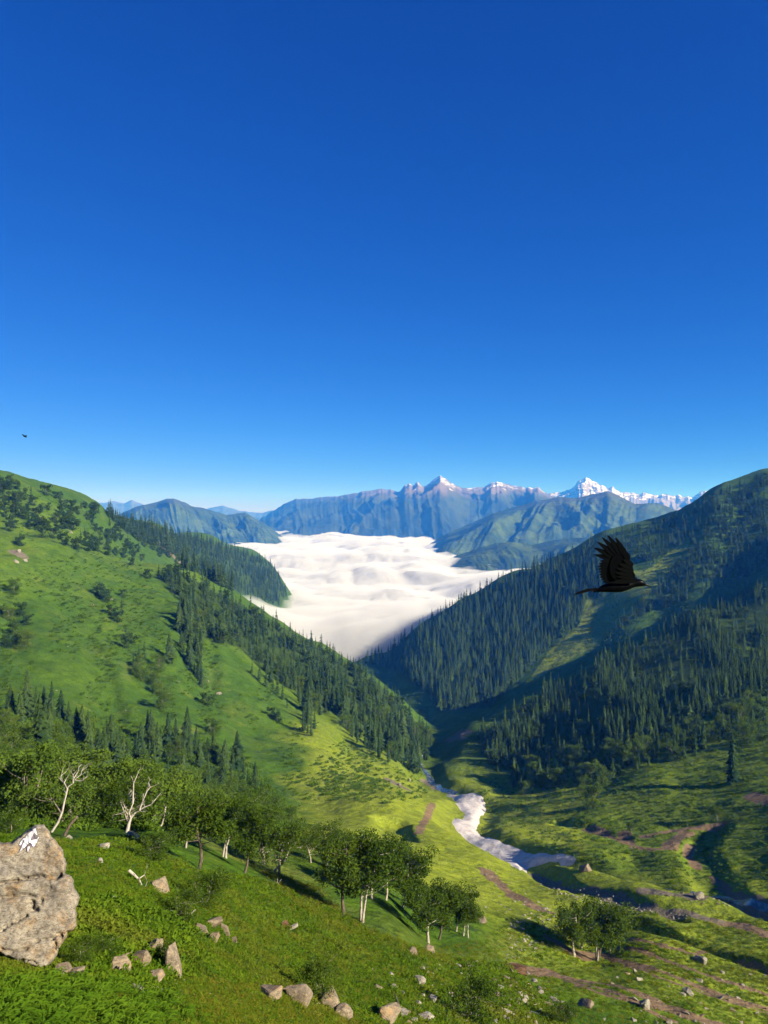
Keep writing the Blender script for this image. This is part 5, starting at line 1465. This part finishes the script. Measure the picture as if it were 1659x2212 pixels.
cover('scrub', [(0,1560),(250,1550),(520,1620),(640,1760),(620,1840),(420,1800),(0,1790)], 3000, SCRUB, (0.6, 1.2), 'undergrowth below the birch wood', 66, px=20)
cover('hillside_scrub', [(0,1060),(140,1080),(330,1230),(520,1400),(740,1600),(880,1660),(870,1730),(660,1730),(560,1700),(300,1560),(0,1540)], 3400, SCRUB, (0.35, 1.1), 'low tufts and scrub speckling the left hillside', 67, px=9, avoid=lambda u, v: fbm(u / 45, v / 70, 3, 12) > 0.0)
cover('hillside_scrub', [(730,1600),(880,1660),(930,1720),(840,1740),(700,1720),(640,1680)], 420, SCRUB, (0.4, 0.9), 'scrub at the foot of the left hillside above the meadow', 68, px=12)
cover('hillside_scrub', [(1030,1700),(1250,1600),(1480,1560),(1700,1500),(1700,1990),(1480,1920),(1250,1860),(1080,1800)], 2600, SCRUB, (0.4, 0.9), 'scrub and tall grass on the right slope', 69, px=9)
cover('hillside_scrub', [(1140,1470),(1270,1300),(1500,1160),(1659,1040),(1700,1280),(1450,1340),(1250,1440)], 2500, SCRUB, (0.5, 1.2), 'scrub on the upper right slope', 70, px=6)

cover('weeds', [(150,1960),(260,1940),(420,2010),(430,2100),(330,2130),(180,2130)], 700, HERB[:4], (0.9, 1.9), 'taller leafy weeds between the boulder and the split rocks', 71, px=24)
t = NT('petals'); t.diffuse(t.mix(t.n('ShaderNodeObjectInfo').outputs['Random'], (0.55, 0.50, 0.12), (0.55, 0.55, 0.5)), 0.8); M_PETAL = t.m
cover('wildflowers', [(0,2140),(420,2110),(800,2180),(1150,2130),(1200,2230),(0,2230)], 420, [clump_mesh('flower', 880, 9, 0.07, 0.25, 0.34, M_PETAL)], (0.5, 1.0), 'tiny yellow and white wildflowers dotting the foreground', 72, px=20)
RUB = []
for poly, n_, gap, px_, sd in (([(1100,1990),(1200,1950),(1220,1990),(1150,2060),(1090,2080)], 150, 5, 9, 53), ([(1140,1885),(1230,1910),(1340,1940),(1460,1975),(1560,1990),(1440,1985),(1300,1960),(1180,1930)], 160, 5, 8, 54), ([(1050,1860),(1180,1960),(1200,2000),(1000,1960)], 70, 9, 6, 58)):
    q = sample_poly(poly, n_, gap, sd)
    for p in hits([a for a, _ in q], [b for _, b in q]):
        if not np.isnan(p[0]): RUB.append((p, p[1] / FD * px_ * (0.4 + 1.1 * random.random() ** 2)))
scatter('rubble', [e[0] for e in RUB], [(random.uniform(-.3, .3), random.uniform(-.3, .3), random.uniform(0, 6.28)) for _ in RUB], [(e[1], e[1], e[1]) for e in RUB], STONE, 'small pale stones of the dry stream bed and the bank beyond the birches')

# ------------------------------------------------------------------ labels: single out what place or size tells apart
def relabel():
    by = {}
    for o in COL.objects:
        if o.get('group') and o.get('label') and o.parent is None: by.setdefault((o['group'], o['label']), []).append(o)
    for (grp, lab), L in by.items():
        if len(L) < 6: continue
        pos = {o: (o.location.x / o.location.y, o.location.z / o.location.y, o.scale.z / o.location.y) for o in L}
        L.sort(key=lambda o: pos[o][0])
        special = {L[0]: ', leftmost one', L[-1]: ', rightmost one'}
        for key, word in ((lambda o: pos[o][2], ', biggest one'), (lambda o: pos[o][1], ', highest one'), (lambda o: -pos[o][1], ', lowest one')):
            rest = [o for o in L if o not in special]
            if rest: special[max(rest, key=key)] = word
        n = len(L)
        for i, o in enumerate(L):
            if o in special: o['label'] = lab + special[o]
            elif n > 24: o['label'] = lab + (', left third', ', middle third', ', right third')[min(2, 3 * i // n)]
            else: o['label'] = lab
relabel()
